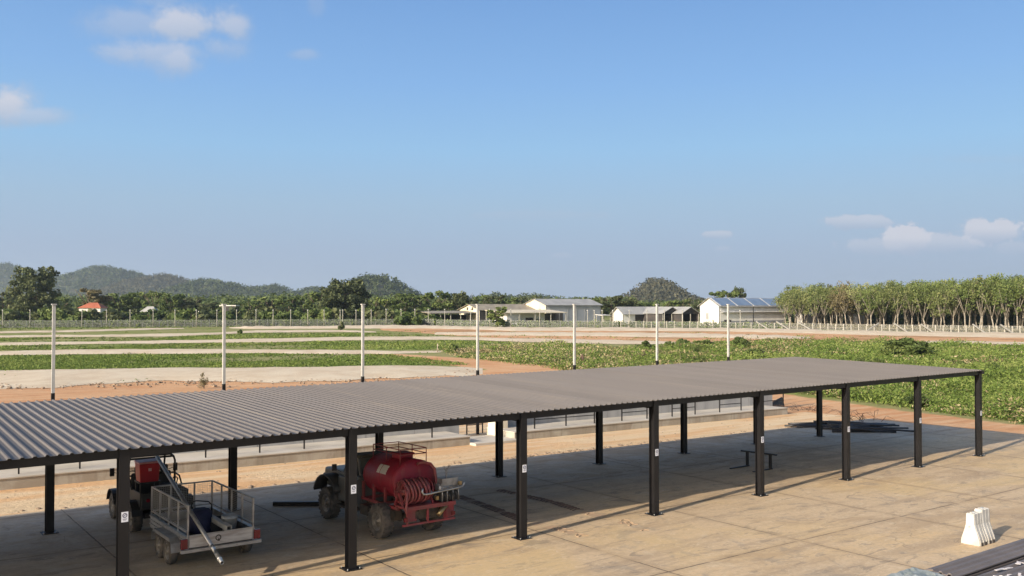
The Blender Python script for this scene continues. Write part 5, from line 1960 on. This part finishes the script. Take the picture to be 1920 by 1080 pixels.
dead_plant(1185, 674, 14, 'dried brown plant stems left of the sixth tall pole')
dead_plant(1207, 674, 16, 'dark dried plant stems close to the sixth tall pole')
dead_plant(1029, 671, 9, 'small dark dried stump in the weeds left of the fifth tall pole')

# ------------------------------------------------------------------ perimeter: lamp posts, fences
BV = [(-80, 615.4), (0, 615), (480, 612.5), (800, 610.5), (1000, 613.4), (1300, 615.2), (1480, 619.5), (1700, 623.5), (1920, 626.8), (2040, 629)]
def base_v(u):
    for (u0, v0), (u1, v1) in zip(BV, BV[1:]):
        if u <= u1: return v0 + (v1 - v0) * (u - u0) / (u1 - u0)
    return BV[-1][1]


posts_u = [4.7, 56, 153.5, 199.7, 243.8, 287, 328, 368, 406.6, 443.5, 480, 512, 545, 577, 607.6, 637.7, 642.6, 667.5, 696, 724, 752, 778, 803, 834, 882.5, 918, 958, 1012, 1101.7, 1114.6, 1129, 1149, 1180, 1213, 1246, 1280, 1351, 1388]
pole0 = None
for u in posts_u:
    p = ground_at(u, base_v(u))
    d = (p - CAM).dot(FWD)
    top = 581 if u > 1090 else (579 if 700 < u else 580.5 - (577 < 0))
    h = 7 - (top - 571) * d / F
    if pole0 is None:
        t = thing('lamp_post', 'thin pale lamp post with small white head along the far fence', 'lamp post', (p.x, p.y, 0), 0, 'lamp posts along the far fence')
        m_ = MB(); m_.cyl((0, 0, -.2), (0, 0, 5.2), .11, .085, n=8); m_.build('shaft', M['concrete_post'], t)
        m_ = MB(); m_.cyl((0, 0, 5.2), (0, 0, 5.24), .16, n=10); m_.lathe((0, 0, 5.24), (0, 0, 1), [(0, .2), (.12, .24), (.26, .20), (.32, .02)], 10, True); m_.build('head', M['white_paint'], t)
        pole0 = t
    else:
        t = copy_tree(pole0); t.location = (p.x, p.y, 0)
    t.rotation_euler = (0, 0, R.uniform(0, 6)); t.scale = (1, 1, h / 5.56)


def fence(name, label, u0, u1, step, ph, post_m, mesh, braces=(), pw=.12, off=.0):
    pts = []
    u = u0
    while u <= u1 + .1:
        p = ground_at(u, base_v(u) + off); pts.append((Vector((p.x, p.y, 0)), u)); u += step
    mid = pts[len(pts) // 2][0]
    t = thing(name, label, 'fence', (mid.x, mid.y, 0))
    m0 = MB(); m0.box(-pw / 2, pw / 2, -pw / 2, pw / 2, -.2, ph); 
    src = None
    for p, u in pts:
        if src is None:
            o = m0.build('post', post_m, t); src = o
        else:
            o = src.copy(); COL.objects.link(o); o.parent = t
        o.location = p - t.location
        o.scale = (1, 1, R.uniform(.95, 1.05)); o.rotation_euler = (R.uniform(-.015, .015), R.uniform(-.015, .015), R.uniform(-.1, .1))
    if mesh:
        m_ = MB()
        for (a, _), (b, _) in zip(pts, pts[1:]):
            m_.quad((a.x, a.y, .05), (b.x, b.y, .05), (b.x, b.y, ph - .1), (a.x, a.y, ph - .1))
        m_.build('wire_mesh', M['chain_link'], t, True)
        m_ = MB()
        for (a, _), (b, _) in zip(pts, pts[1:]):
            for z in (ph - .1, ph * .5): m_.bar((a.x, a.y, z), (b.x, b.y, z), .035)
        m_.build('strand', post_m, t, True)
    for (ua, va, ub, vb) in braces:
        a = at_depth(ua, va, (ground_at(ua, base_v(ua) + off) - CAM).dot(FWD)); b = ground_at(ub, vb)
        m_ = MB(); m_.bar(a, b, .26); m_.build('brace', post_m, t, True)
    return t


fence('chain_link_fence', 'long grey chain-link fence with thin posts along the far left edge of the field', -60, 815, 15.6, 2.3, M['galv'], True)
fence('chain_link_fence', 'grey chain-link fence in front of the beige house and canopy building', 818, 1160, 15.5, 2.1, M['galv'], True)
fence('post_fence', 'fence of short white concrete posts with slanting braces before the plantation', 1164, 1990, 14.4, 2.0, M['concrete_post'], True,
      ((1418, 603, 1446, 620.5), (1456, 603, 1485, 621), (1496, 604, 1527, 622), (1648, 606, 1621, 623.5), (1676, 606, 1706, 625.5), (1727, 608, 1755, 626), (1824, 608, 1852, 627.5), (1876, 608.5, 1905, 628.5)), .2)


def fence_weeds():
    rg = np.random.default_rng(17)
    C = []
    for k in range(2600):
        u = rg.uniform(-60, 1480)
        p = ground_at(u, base_v(u)) + FWD * rg.uniform(.5, 5)
        hmax = 1.9 if u < 815 else 1.6
        C.append((p.x, p.y, rg.uniform(.1, hmax) ** 1.0))
    C = np.repeat(np.array(C), 6, 0)
    C = C + rg.normal(0, .5, C.shape) * np.array([1, 1, .5])
    C[:, 2] = np.maximum(C[:, 2], .05)
    v, f = leaf_quads(C, .34, np.tile([0, 0, .4], (len(C), 1)), 1)
    np_mesh('fence_weeds', v, f, M['leaf_mid'], np.clip(rg.normal(.55, .2, len(C)), 0, 1), 'stuff')


fence_weeds()

# ------------------------------------------------------------------ buildings beyond the fence
def gable_house(name, label, cat, uc, ur, ul, d, veave, vridge, wall_side, wall_gable, roof_m, ovr=.5, extras=None):
    """near corner at pixel uc; long wall (along +x) to ur; gable (along +y) back to ul. Real sizes from depth d."""
    c = at_depth(uc, 571, d)
    x0, y0 = c.x, c.y
    # long wall end
    k = (ur - 960) / F
    # right/depth = k at (x1, y0)
    x1 = y0 * (RGT.y - k * FWD.y) / (k * FWD.x - RGT.x)
    k = (ul - 960) / F
    y1 = x0 * (RGT.x - k * FWD.x) / (k * FWD.y - RGT.y)
    ze = 7 - (veave - 571) * d / F
    dr = d + (y1 - y0) * .4
    zr = 7 - (vridge - 571) * dr / F
    t = thing(name, label, cat, (x0, y0, 0))
    L, Wd = x1 - x0, y1 - y0
    m_ = MB(); m_.box(.02, L - .02, 0, .25, -.2, ze); m_.box(.02, L - .02, Wd - .25, Wd, -.2, ze)
    m_.build('long_wall', wall_side, t)
    for xx in (0, L - .25):
        m_ = MB()
        m_.prism([(0, -.2), (Wd, -.2), (Wd, ze), (Wd / 2, zr - .1), (0, ze)], (0, 0, 0), (0, 1, 0), (0, 0, 1), (1, 0, 0), xx - .01, xx + .24)
        m_.build('gable_wall', wall_gable, t)
    th = .12
    sl = (zr - ze) / (Wd / 2)
    for sgn in (0, 1):
        m_ = MB()
        ya, yb = (-ovr, Wd / 2) if sgn == 0 else (Wd + ovr, Wd / 2)
        za = ze - sl * ovr + .05; zb_ = zr + .05
        m_.hexa([(-ovr, ya, za), (L + ovr, ya, za), (L + ovr, yb, zb_), (-ovr, yb, zb_), (-ovr, ya, za + th), (L + ovr, ya, za + th), (L + ovr, yb, zb_ + th), (-ovr, yb, zb_ + th)])
        m_.build('roof', roof_m, t)
    return t, L, Wd, ze, zr


# grey warehouse
t, L, Wd, ze, zr = gable_house('warehouse', 'tall grey metal warehouse with cream gable left of the brown hill', 'warehouse', 1023.5, 1127, 981, 322, 572, 561, M['grey_sheet'], M['cream'], M['grey_roof'], .6)
m_ = MB(); m_.box(0.3, L - .3, -.04, -.005, ze - 1.6, ze - .3); m_.build('wall_band', M['grey_roof'], t)
for x in np.arange(2, L - 2, 4.2):
    m_ = MB(); m_.box(x, x + .18, -.08, -.005, 0, ze - .3); m_.build('pilaster', M['grey_roof'], t)
m_ = MB(); m_.box(3, 8, -.06, -.004, 0, 4.0); m_.build('sliding_door', M['dark_inside'], t)
# beige house
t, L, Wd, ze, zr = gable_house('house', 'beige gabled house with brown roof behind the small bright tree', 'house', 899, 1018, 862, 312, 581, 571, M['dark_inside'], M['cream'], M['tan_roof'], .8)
m_ = MB()
for yy in (Wd * .35, Wd * .6): m_.box(-.05, -.012, yy - .5, yy + .5, ze - .2, ze + .9)
m_.build('vent', M['dark_inside'], t)
for k, x in enumerate(np.arange(3, L - 3, 5)):
    m_ = MB(); m_.box(x, x + 1.6, -.05, -.003, 1.0, 2.4); f_ = m_.build('window', M['white_wall'], t)
    m_ = MB(); m_.box(x + .15, x + 1.45, -.07, -.052, 1.15, 2.25); m_.build('pane', M['glass'], f_)


def open_shed(name, label, cat, ul, ur, d, vtop, vdrop, depth_m, roof_m, n=5, walls=None):
    """flat canopy roof on posts, long side across the view (axis along RGT-ish x axis of world)"""
    a = at_depth(ul, 571, d); 
    k = (ur - 960) / F
    y0 = a.y; x0 = a.x
    x1 = y0 * (RGT.y - k * FWD.y) / (k * FWD.x - RGT.x)
    zf = 7 - (vdrop - 571) * d / F
    zb_ = 7 - (vtop - 571) * (d + depth_m * .8) / F
    t = thing(name, label, cat, (x0, y0, 0))
    L = x1 - x0
    m_ = MB(); m_.hexa([(0, 0, zf), (L, 0, zf), (L, depth_m, zb_), (0, depth_m, zb_), (0, 0, zf + .2), (L, 0, zf + .2), (L, depth_m, zb_ + .2), (0, depth_m, zb_ + .2)])
    m_.build('roof', roof_m, t)
    for i in range(n):
        x = .4 + (L - .8) * i / (n - 1)
        for y in (.3, depth_m - .3):
            m_ = MB(); m_.box(x - .1, x + .1, y - .1, y + .1, -.1, zf if y < 1 else zb_); m_.build('post', M['concrete_post'], t)
    return t, L, zf, zb_


t, L, zf, zb_ = open_shed('open_shed', 'low open-sided shed with brown roof left of the beige house', 'shed', 806, 903, 300, 584, 588, 9, M['tan_roof'], 6)
m_ = MB(); m_.box(.5, L - 1, 8.2, 8.5, 0, zf - .6); m_.build('back_wall', M['dark_inside'], t)
m_ = MB()
for x in (L * .42, L * .55, L * .68): m_.box(x, x + 1.6, 4, 6, 0, 1.7)
m_.build('stored_goods', mat('teal_goods', (.05, .14, .16), (.03, .07, .08), 1, .7), t)
t, L, zf, zb_ = open_shed('canopy_building', 'white-walled block under a wide cream canopy roof before the grey warehouse', 'building', 942, 1064, 290, 582, 587.5, 10, M['cream_roof'], 5)
m_ = MB(); m_.box(L * .10, L * .30, 1.2, 8.5, -.1, zf - .05); m_.build('wall', M['white_wall'], t)
m_ = MB(); m_.box(L * .30 + .01, L * .74, 3.5, 8.4, -.1, zf + .1); m_.build('wall', M['white_wall'], t)
m_ = MB(); m_.box(L * .44, L * .56, 3.44, 3.49, 0, 2.6); m_.build('door', M['dark_inside'], t)
m_ = MB(); m_.box(L * .60, L * .68, 3.44, 3.49, 1, 2.2); m_.build('window', M['glass'], t)
m_ = MB(); m_.box(L * .76, L * .97, 5, 8, -.1, zf - .2); m_.build('back_room', M['dark_inside'], t)
t, L, zf, zb_ = open_shed('small_canopy', 'small white flat canopy between grey warehouse and white house', 'canopy', 1130, 1147, 318, 590.5, 592, 4, M['white_wall'], 2)

# white house with grey roof and two dark gables
t, L, Wd, ze, zr = gable_house('house', 'low white house with grey roof left of the white warehouse', 'house', 1168, 1250, 1150, 310, 586, 576, M['white_wall_sunlit'], M['white_wall'], M['grey_roof'], 1.0)
m_ = MB(); m_.box(L * .27, L * .52, -.05, -.003, 0, ze - .6); m_.build('carport_opening', M['dark_inside'], t)
m_ = MB(); m_.box(L * .75, L * .85, -.05, -.003, 1, ze - .7); m_.build('window', M['glass'], t)


def front_gable(label, u0, u1, d, veave, vridge, depth_m, wall_m):
    a = at_depth(u0, 571, d); k = (u1 - 960) / F
    x1 = a.y * (RGT.y - k * FWD.y) / (k * FWD.x - RGT.x)
    L = x1 - a.x
    ze = 7 - (veave - 571) * d / F; zr = 7 - (vridge - 571) * d / F
    t = thing('gabled_shed', label, 'shed', (a.x, a.y, 0))
    m_ = MB(); m_.prism([(0, ze - .3), (L, ze - .3), (L, ze), (L / 2, zr), (0, ze)], (0, 0, 0), (1, 0, 0), (0, 0, 1), (0, 1, 0), .3, .5); m_.build('gable_wall', wall_m, t)
    m_ = MB(); m_.box(.1, .3, .3, depth_m, -.1, ze); m_.box(L - .3, L - .1, .3, depth_m, -.1, ze); m_.box(.3, L - .3, depth_m - .2, depth_m, -.1, ze); m_.build('wall', M['dark_inside'], t)
    for s in (0, 1):
        m_ = MB(); xa, xb = (-.5, L / 2) if s == 0 else (L + .5, L / 2)
        za = ze - (zr - ze) / (L / 2) * .5
        m_.hexa([(xa, -.3, za), (xb, -.3, zr), (xb, depth_m + .3, zr), (xa, depth_m + .3, za), (xa, -.3, za + .15), (xb, -.3, zr + .15), (xb, depth_m + .3, zr + .15), (xa, depth_m + .3, za + .15)])
        m_.build('roof', M['grey_roof'], t)
    for x in (.2, L * .5, L - .2):
        m_ = MB(); m_.box(x - .1, x + .1, 0.02, .22, -.1, ze - .3); m_.build('post', M['concrete_post'], t)


front_gable('dark open gabled shed attached right of the low white house', 1243, 1277, 308, 587, 576, 12, M['dark_inside'])
front_gable('dark open gabled shed nearest the white warehouse', 1279, 1311, 308, 587, 576, 12, M['dark_inside'])

# white warehouse with solar roof
t, L, Wd, ze, zr = gable_house('warehouse', 'white warehouse with blue solar panels on its roof beside the plantation', 'warehouse', 1348, 1471, 1312.5, 290, 573, 559, M['white_wall_sunlit'], M['white_wall'], M['grey_roof'], .7)
sl = (zr - ze) / (Wd / 2)
for k in range(4):
    a0, a1 = .3 + k * (L - .6) / 4 + .35, .3 + (k + 1) * (L - .6) / 4 - .35
    ya, yb = -.3, Wd / 2 - .4
    za, zb_ = ze + sl * ya + .22, ze + sl * yb + .22
    m_ = MB(); m_.hexa([(a0, ya, za), (a1, ya, za), (a1, yb, zb_), (a0, yb, zb_), (a0, ya, za + .06), (a1, ya, za + .06), (a1, yb, zb_ + .06), (a0, yb, zb_ + .06)]); m_.build('solar_array', M['solar'], t)
for k in range(5):
    x = .3 + k * (L - .6) / 4
    ya, yb = -.5, Wd / 2 - .2
    za, zb_ = ze + sl * ya + .19, ze + sl * yb + .19
    m_ = MB(); m_.hexa([(x - .3, ya, za), (x + .3, ya, za), (x + .3, yb, zb_), (x - .3, yb, zb_), (x - .3, ya, za + .05), (x + .3, ya, za + .05), (x + .3, yb, zb_ + .05), (x - .3, yb, zb_ + .05)]); m_.build('roof_walkway', M['white_wall'], t)
m_ = MB(); m_.box(.4, L - .2, -.06, -.003, 0, 1.6); m_.build('base_band', M['grey_sheet'], t)
m_ = MB(); m_.box(1.0, L - .3, -.9, -.02, ze - 2.3, ze - 2.15); m_.build('awning', M['grey_roof'], t)
for x in (L * .5,):
    m_ = MB(); m_.box(x, x + .25, -.08, -.004, 0, ze - .4); m_.build('downpipe', M['dark_metal'], t)
m_ = MB(); m_.box(-.06, -.012, Wd * .55, Wd * .68, 2.2, 4.2); m_.build('window', M['grey_roof'], t)
m_ = MB(); m_.box(2.5, 6, -.07, -.003, 0, 2.0); m_.build('parking_bay', M['dark_inside'], t)

# white sheds half hidden in the plantation
t, *_ = gable_house('shed', 'white shed half hidden behind the first plantation trunks', 'shed', 1506, 1534, 1494, 292, 591, 586, M['white_wall'], M['white_wall'], M['grey_roof'], .4)
t, *_ = gable_house('shed', 'small white shed glimpsed between trunks deeper in the plantation', 'shed', 1608, 1630, 1600, 285, 586, 582, M['white_wall'], M['white_wall'], M['grey_roof'], .4)

# little houses in the greenery on the left
def hip_house(label, u0, u1, d, vtop, veave, roof_m, wall_m=None):
    p = at_depth((u0 + u1) / 2, 571, d)
    wd = (u1 - u0) * d / F; ze = 7 - (veave - 571) * d / F; zr = 7 - (vtop - 571) * d / F
    t = thing('house', label, 'house', (p.x, p.y, 0), YAW - pi / 2)
    m_ = MB(); m_.box(-wd * .44, wd * .44, -wd * .3, wd * .3, -.2, ze); m_.build('wall', wall_m or M['white_wall'], t)
    m_ = MB()
    a, b = wd / 2, wd * .36
    e = [(-a, -b, ze), (a, -b, ze), (a, b, ze), (-a, b, ze)]; r0, r1 = (-wd * .16, 0, zr), (wd * .2, 0, zr)
    m_.poly([e[0], e[1], r1, r0]); m_.poly([e[2], e[3], r0, r1]); m_.poly([e[1], e[2], r1]); m_.poly([e[3], e[0], r0]); m_.poly(list(reversed(e)))
    m_.build('roof', roof_m, t)
    m_ = MB(); m_.box(-wd * .2, -wd * .05, -wd * .3 - .05, -wd * .3 - .003, 1, 2.2); m_.build('window', M['glass'], t)


hip_house('red-tiled house among the trees on the far left', 152, 197, 335, 567.5, 577.5, M['tile_red'])
hip_house('small house with pale grey hip roof among the shrubs on the far left', 266, 297, 335, 574.5, 584.5, M['grey_roof'])
t = thing('house', 'white flat-roofed house of two tiers beside the second tall pole', 'house', tuple(at_depth(430, 571, 336).xy) + (0,), YAW - pi / 2)
for (a, b, z0, z1, nm) in ((-3.2, 3.2, -.2, 3.6, 'wall'), (-2.2, 2.8, 3.9, 6.4, 'wall'), (-3.6, 3.5, 3.6, 3.9, 'slab'), (-3.0, 3.2, 6.4, 6.8, 'slab')):
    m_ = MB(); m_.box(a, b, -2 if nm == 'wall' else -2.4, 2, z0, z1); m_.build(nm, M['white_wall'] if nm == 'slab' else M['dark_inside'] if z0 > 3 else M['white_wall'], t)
t = thing('house', 'low white building with long flat roof left of the two-tier house', 'house', tuple(at_depth(388, 571, 336).xy) + (0,), YAW - pi / 2)
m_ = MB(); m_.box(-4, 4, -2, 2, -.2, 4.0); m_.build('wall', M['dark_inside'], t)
m_ = MB(); m_.box(-4.6, 4.6, -2.5, 2.5, 4.0, 4.5); m_.build('roof', M['white_wall'], t)
for (u, v, lab) in ((717, 581, 'small white-roofed hut right of the third tall pole'), (797, 582, 'small white-roofed hut left of the open shed')):
    p = at_depth(u, 571, 336); h = 7 - (v - 571) * 336 / F
    t = thing('hut', lab, 'hut', (p.x, p.y, 0), YAW - pi / 2)
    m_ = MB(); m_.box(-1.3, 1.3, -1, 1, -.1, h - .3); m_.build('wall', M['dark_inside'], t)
    m_ = MB(); m_.hexa([(-1.8, -1.4, h - .3), (1.8, -1.4, h - .3), (1.8, 1.4, h + .1), (-1.8, 1.4, h + .1), (-1.8, -1.4, h - .1), (1.8, -1.4, h - .1), (1.8, 1.4, h + .3), (-1.8, 1.4, h + .3)]); m_.build('roof', M['white_wall'], t)

# parked vehicles far off, by the buildings
def far_car(u, v, d, rz, col, label):
    p = at_depth(u, 571, d)
    t = thing('parked_car', label, 'car', (p.x, p.y, 0), rz)
    m_ = MB(); m_.hexa([(-2.1, -.85, .35), (2.1, -.85, .35), (2.1, .85, .35), (-2.1, .85, .35), (-2.1, -.82, .9), (2.0, -.82, .85), (2.0, .82, .85), (-2.1, .82, .9)]); m_.build('body', col, t, bevel=.1)
    m_ = MB(); m_.hexa([(-1.7, -.78, .9), (1.0, -.78, .88), (1.0, .78, .88), (-1.7, .78, .9), (-1.2, -.65, 1.5), (.3, -.65, 1.5), (.3, .65, 1.5), (-1.2, .65, 1.5)]); m_.build('cabin', M['glass'], t, bevel=.08)
    for x in (-1.3, 1.3):
        for y in (-.8, .8):
            m_ = MB(); m_.cyl((x, y - .12, .33), (x, y + .12, .33), .33, n=14); m_.build('wheel', M['tyre'], t)


far_car(1180, 600, 290, .1, M['white_paint'], 'white car parked before the low white house')
far_car(1262, 600, 296, .0, mat('dark_car', (.03, .035, .05), (.05, .05, .06), 2, .3), 'dark car parked under the open gabled sheds')
far_car(1372, 602, 276, .0, mat('grey_car', (.16, .17, .18), (.2, .2, .2), 2, .3), 'grey car parked by the white warehouse wall')
t = thing('flatbed_trailer', 'long white flatbed platform parked before the low white house', 'trailer', tuple(at_depth(1228, 571, 286).xy) + (0,), 0)
m_ = MB(); m_.box(-6, 6, -1.1, 1.1, 1.0, 1.25); m_.build('deck', M['white_paint'], t)
m_ = MB()
for x in (-4, -2.8, 3.5):
    for y in (-1, 1): m_.cyl((x, y - .12, .45), (x, y + .12, .45), .45, n=12)
m_.build('wheel_set', M['tyre'], t)

# ------------------------------------------------------------------ far woods and hills
def far_forest():
    rg = np.random.default_rng(31)
    C, O, T, S = [], [], [], []
    ranges = [(-120, 830, 547, 1500), (780, 1190, 553, 700), (1180, 1480, 560, 420), (1440, 2080, 556, 500)]
    for (u0, u1, vt, n) in ranges:
        for k in range(n):
            u = rg.uniform(u0, u1); d = rg.uniform(470, 1050)
            if 230 < u < 330 or 480 < u < 580: vt2 = vt - 2
            else: vt2 = vt
            p = at_depth(u, 571, d)
            h = (7 + (571 - vt2) * d / F) * rg.uniform(.55, .98)
            h = min(h, 19)
            per = 34
            r_ = rg.uniform(3.0, 5.0)
            q = blob_points(per, rg)
            c = np.array([p.x, p.y, h * .55]) + q * np.array([r_, r_, h * .45])
            C.append(c); O.append(q + np.array([0, 0, .3])); T.append(np.clip(rg.normal(.42, .15) + rg.normal(0, .15, per), 0, 1)); S.append(np.full(per, 1.1))
    C, O, T, S = map(np.concatenate, (C, O, T, S))
    v, f = leaf_quads(C, S, O, .9)
    np_mesh('far_forest', v, f, M['forest_light'], T, 'stuff')


far_forest()


def hill(prof, D, thick, m, seed, tree=6.0, dens=1.0):
    rg = np.random.default_rng(seed)
    us = np.array([p[0] for p in prof], float); vs = np.array([p[1] for p in prof], float)
    ns, ntt = 70, 24
    ug = np.linspace(us[0], us[-1], ns)
    top = np.maximum(0.0, 7 + (571 - np.interp(ug, us, vs)) * D / F - tree)
    lat = (ug - 960) / F * D
    tt = np.linspace(-1, 1, ntt)
    H = top[:, None] * np.clip(1 - np.abs(tt[None, :]) ** 1.7, 0, 1)
    H = H * (1 + .06 * np.sin(lat[:, None] * .03 + tt[None] * 5) * np.sin(tt[None] * 3 + 1)) - 1.0
    P = np.zeros((ns, ntt, 3))
    base = np.array(FWD) * D
    P[..., :] = base[None, None] + np.array(RGT)[None, None] * lat[:, None, None] + np.array(FWD)[None, None] * (tt[None, :, None] * thick)
    P[..., 2] = H
    i = np.arange(ns * ntt).reshape(ns, ntt)
    faces = np.stack([i[:-1, :-1], i[1:, :-1], i[1:, 1:], i[:-1, 1:]], -1).reshape(-1, 4)
    o = np_mesh('hill', P.reshape(-1, 3), faces, M['hill_soil'], kind='structure')
    # woodland
    width = lat[-1] - lat[0]
    n = int(width * thick * 1.25 / 80 * dens)
    a = rg.uniform(0, ns - 1.001, n); b = rg.uniform(0, (ntt - 1) * .60, n)
    ia, ib = a.astype(int), b.astype(int)
    fa, fb = (a - ia)[:, None], (b - ib)[:, None]
    Q = P[ia, ib] * (1 - fa) * (1 - fb) + P[ia + 1, ib] * fa * (1 - fb) + P[ia, ib + 1] * (1 - fa) * fb + P[ia + 1, ib + 1] * fa * fb
    keep = Q[:, 2] > 1.0
    Q = Q[keep]; n = len(Q)
    per = 13
    rad = rg.uniform(3.2, 7.4, n) * (tree / 6)
    q = blob_points(n * per, rg)
    C = np.repeat(Q, per, 0) + q * np.repeat(rad, per)[:, None] + np.array([0, 0, 1.0]) * np.repeat(rad * .9, per)[:, None]
    T = np.clip(np.repeat(rg.normal(.42, .30, n), per) + rg.normal(0, .12, n * per), 0, 1)
    v, f = leaf_quads(C, np.full(n * per, 1.9 * tree / 6), q + np.array([0, 0, .35]), 1.1)
    np_mesh('hill_wood', v, f, m, T, 'stuff')


hill([(-160, 560), (-110, 520), (-50, 500), (10, 497), (60, 503), (110, 519), (170, 545), (210, 571)], 3600, 420, M['forest'], 1, 8, .5)
hill([(80, 571), (105, 530), (130, 517), (160, 506), (185, 501), (207, 499), (240, 504), (264, 517), (285, 528), (330, 560), (345, 571)], 3000, 330, M['forest'], 2, 8, .7)
hill([(190, 571), (225, 535), (255, 521), (298, 515), (330, 519), (360, 529), (395, 545), (430, 571)], 2600, 300, M['forest_dry'], 3, 7, .8)
hill([(300, 571), (335, 545), (365, 529), (389, 525), (420, 527), (450, 533), (480, 541), (508, 535), (530, 540), (552, 550), (594, 537), (630, 545), (680, 571)], 2200, 300, M['forest'], 4, 7, .8)
hill([(585, 571), (620, 548), (659, 527), (680, 518), (695, 514.5), (712, 516), (729, 521), (748, 530), (765, 541), (786, 554), (815, 571)], 1450, 190, M['forest'], 5, 6, 1.3)
hill([(860, 571), (895, 556), (930, 551), (960, 556), (1005, 554), (1060, 562), (1120, 571)], 1500, 150, M['forest'], 8, 6, 1)
hill([(1130, 571), (1158, 560), (1176, 553), (1199, 538), (1212, 528), (1226, 523.5), (1240, 525), (1253, 531), (1274, 549), (1293, 559), (1335, 571)], 1350, 170, M['forest_dry'], 6, 6, 1.6)

# ------------------------------------------------------------------ haze: one closed box of thin air round the whole place
def make_haze():
    m = bpy.data.materials.new('haze_air')
    m.use_nodes = True
    n = m.node_tree.nodes
    n.clear()
    out = n.new('ShaderNodeOutputMaterial')
    vol = n.new('ShaderNodeVolumePrincipled')
    vol.inputs['Color'].default_value = (.72, .86, 1.0, 1)
    vol.inputs['Density'].default_value = HAZE
    vol.inputs['Anisotropy'].default_value = .2
    m.node_tree.links.new(vol.outputs[0], out.inputs['Volume'])
    b = MB(); b.box(-6000, 6500, -6000, 6500, -3, 185)
    b.build('haze', m, kind='stuff')


HAZE = 0.00009
make_haze()
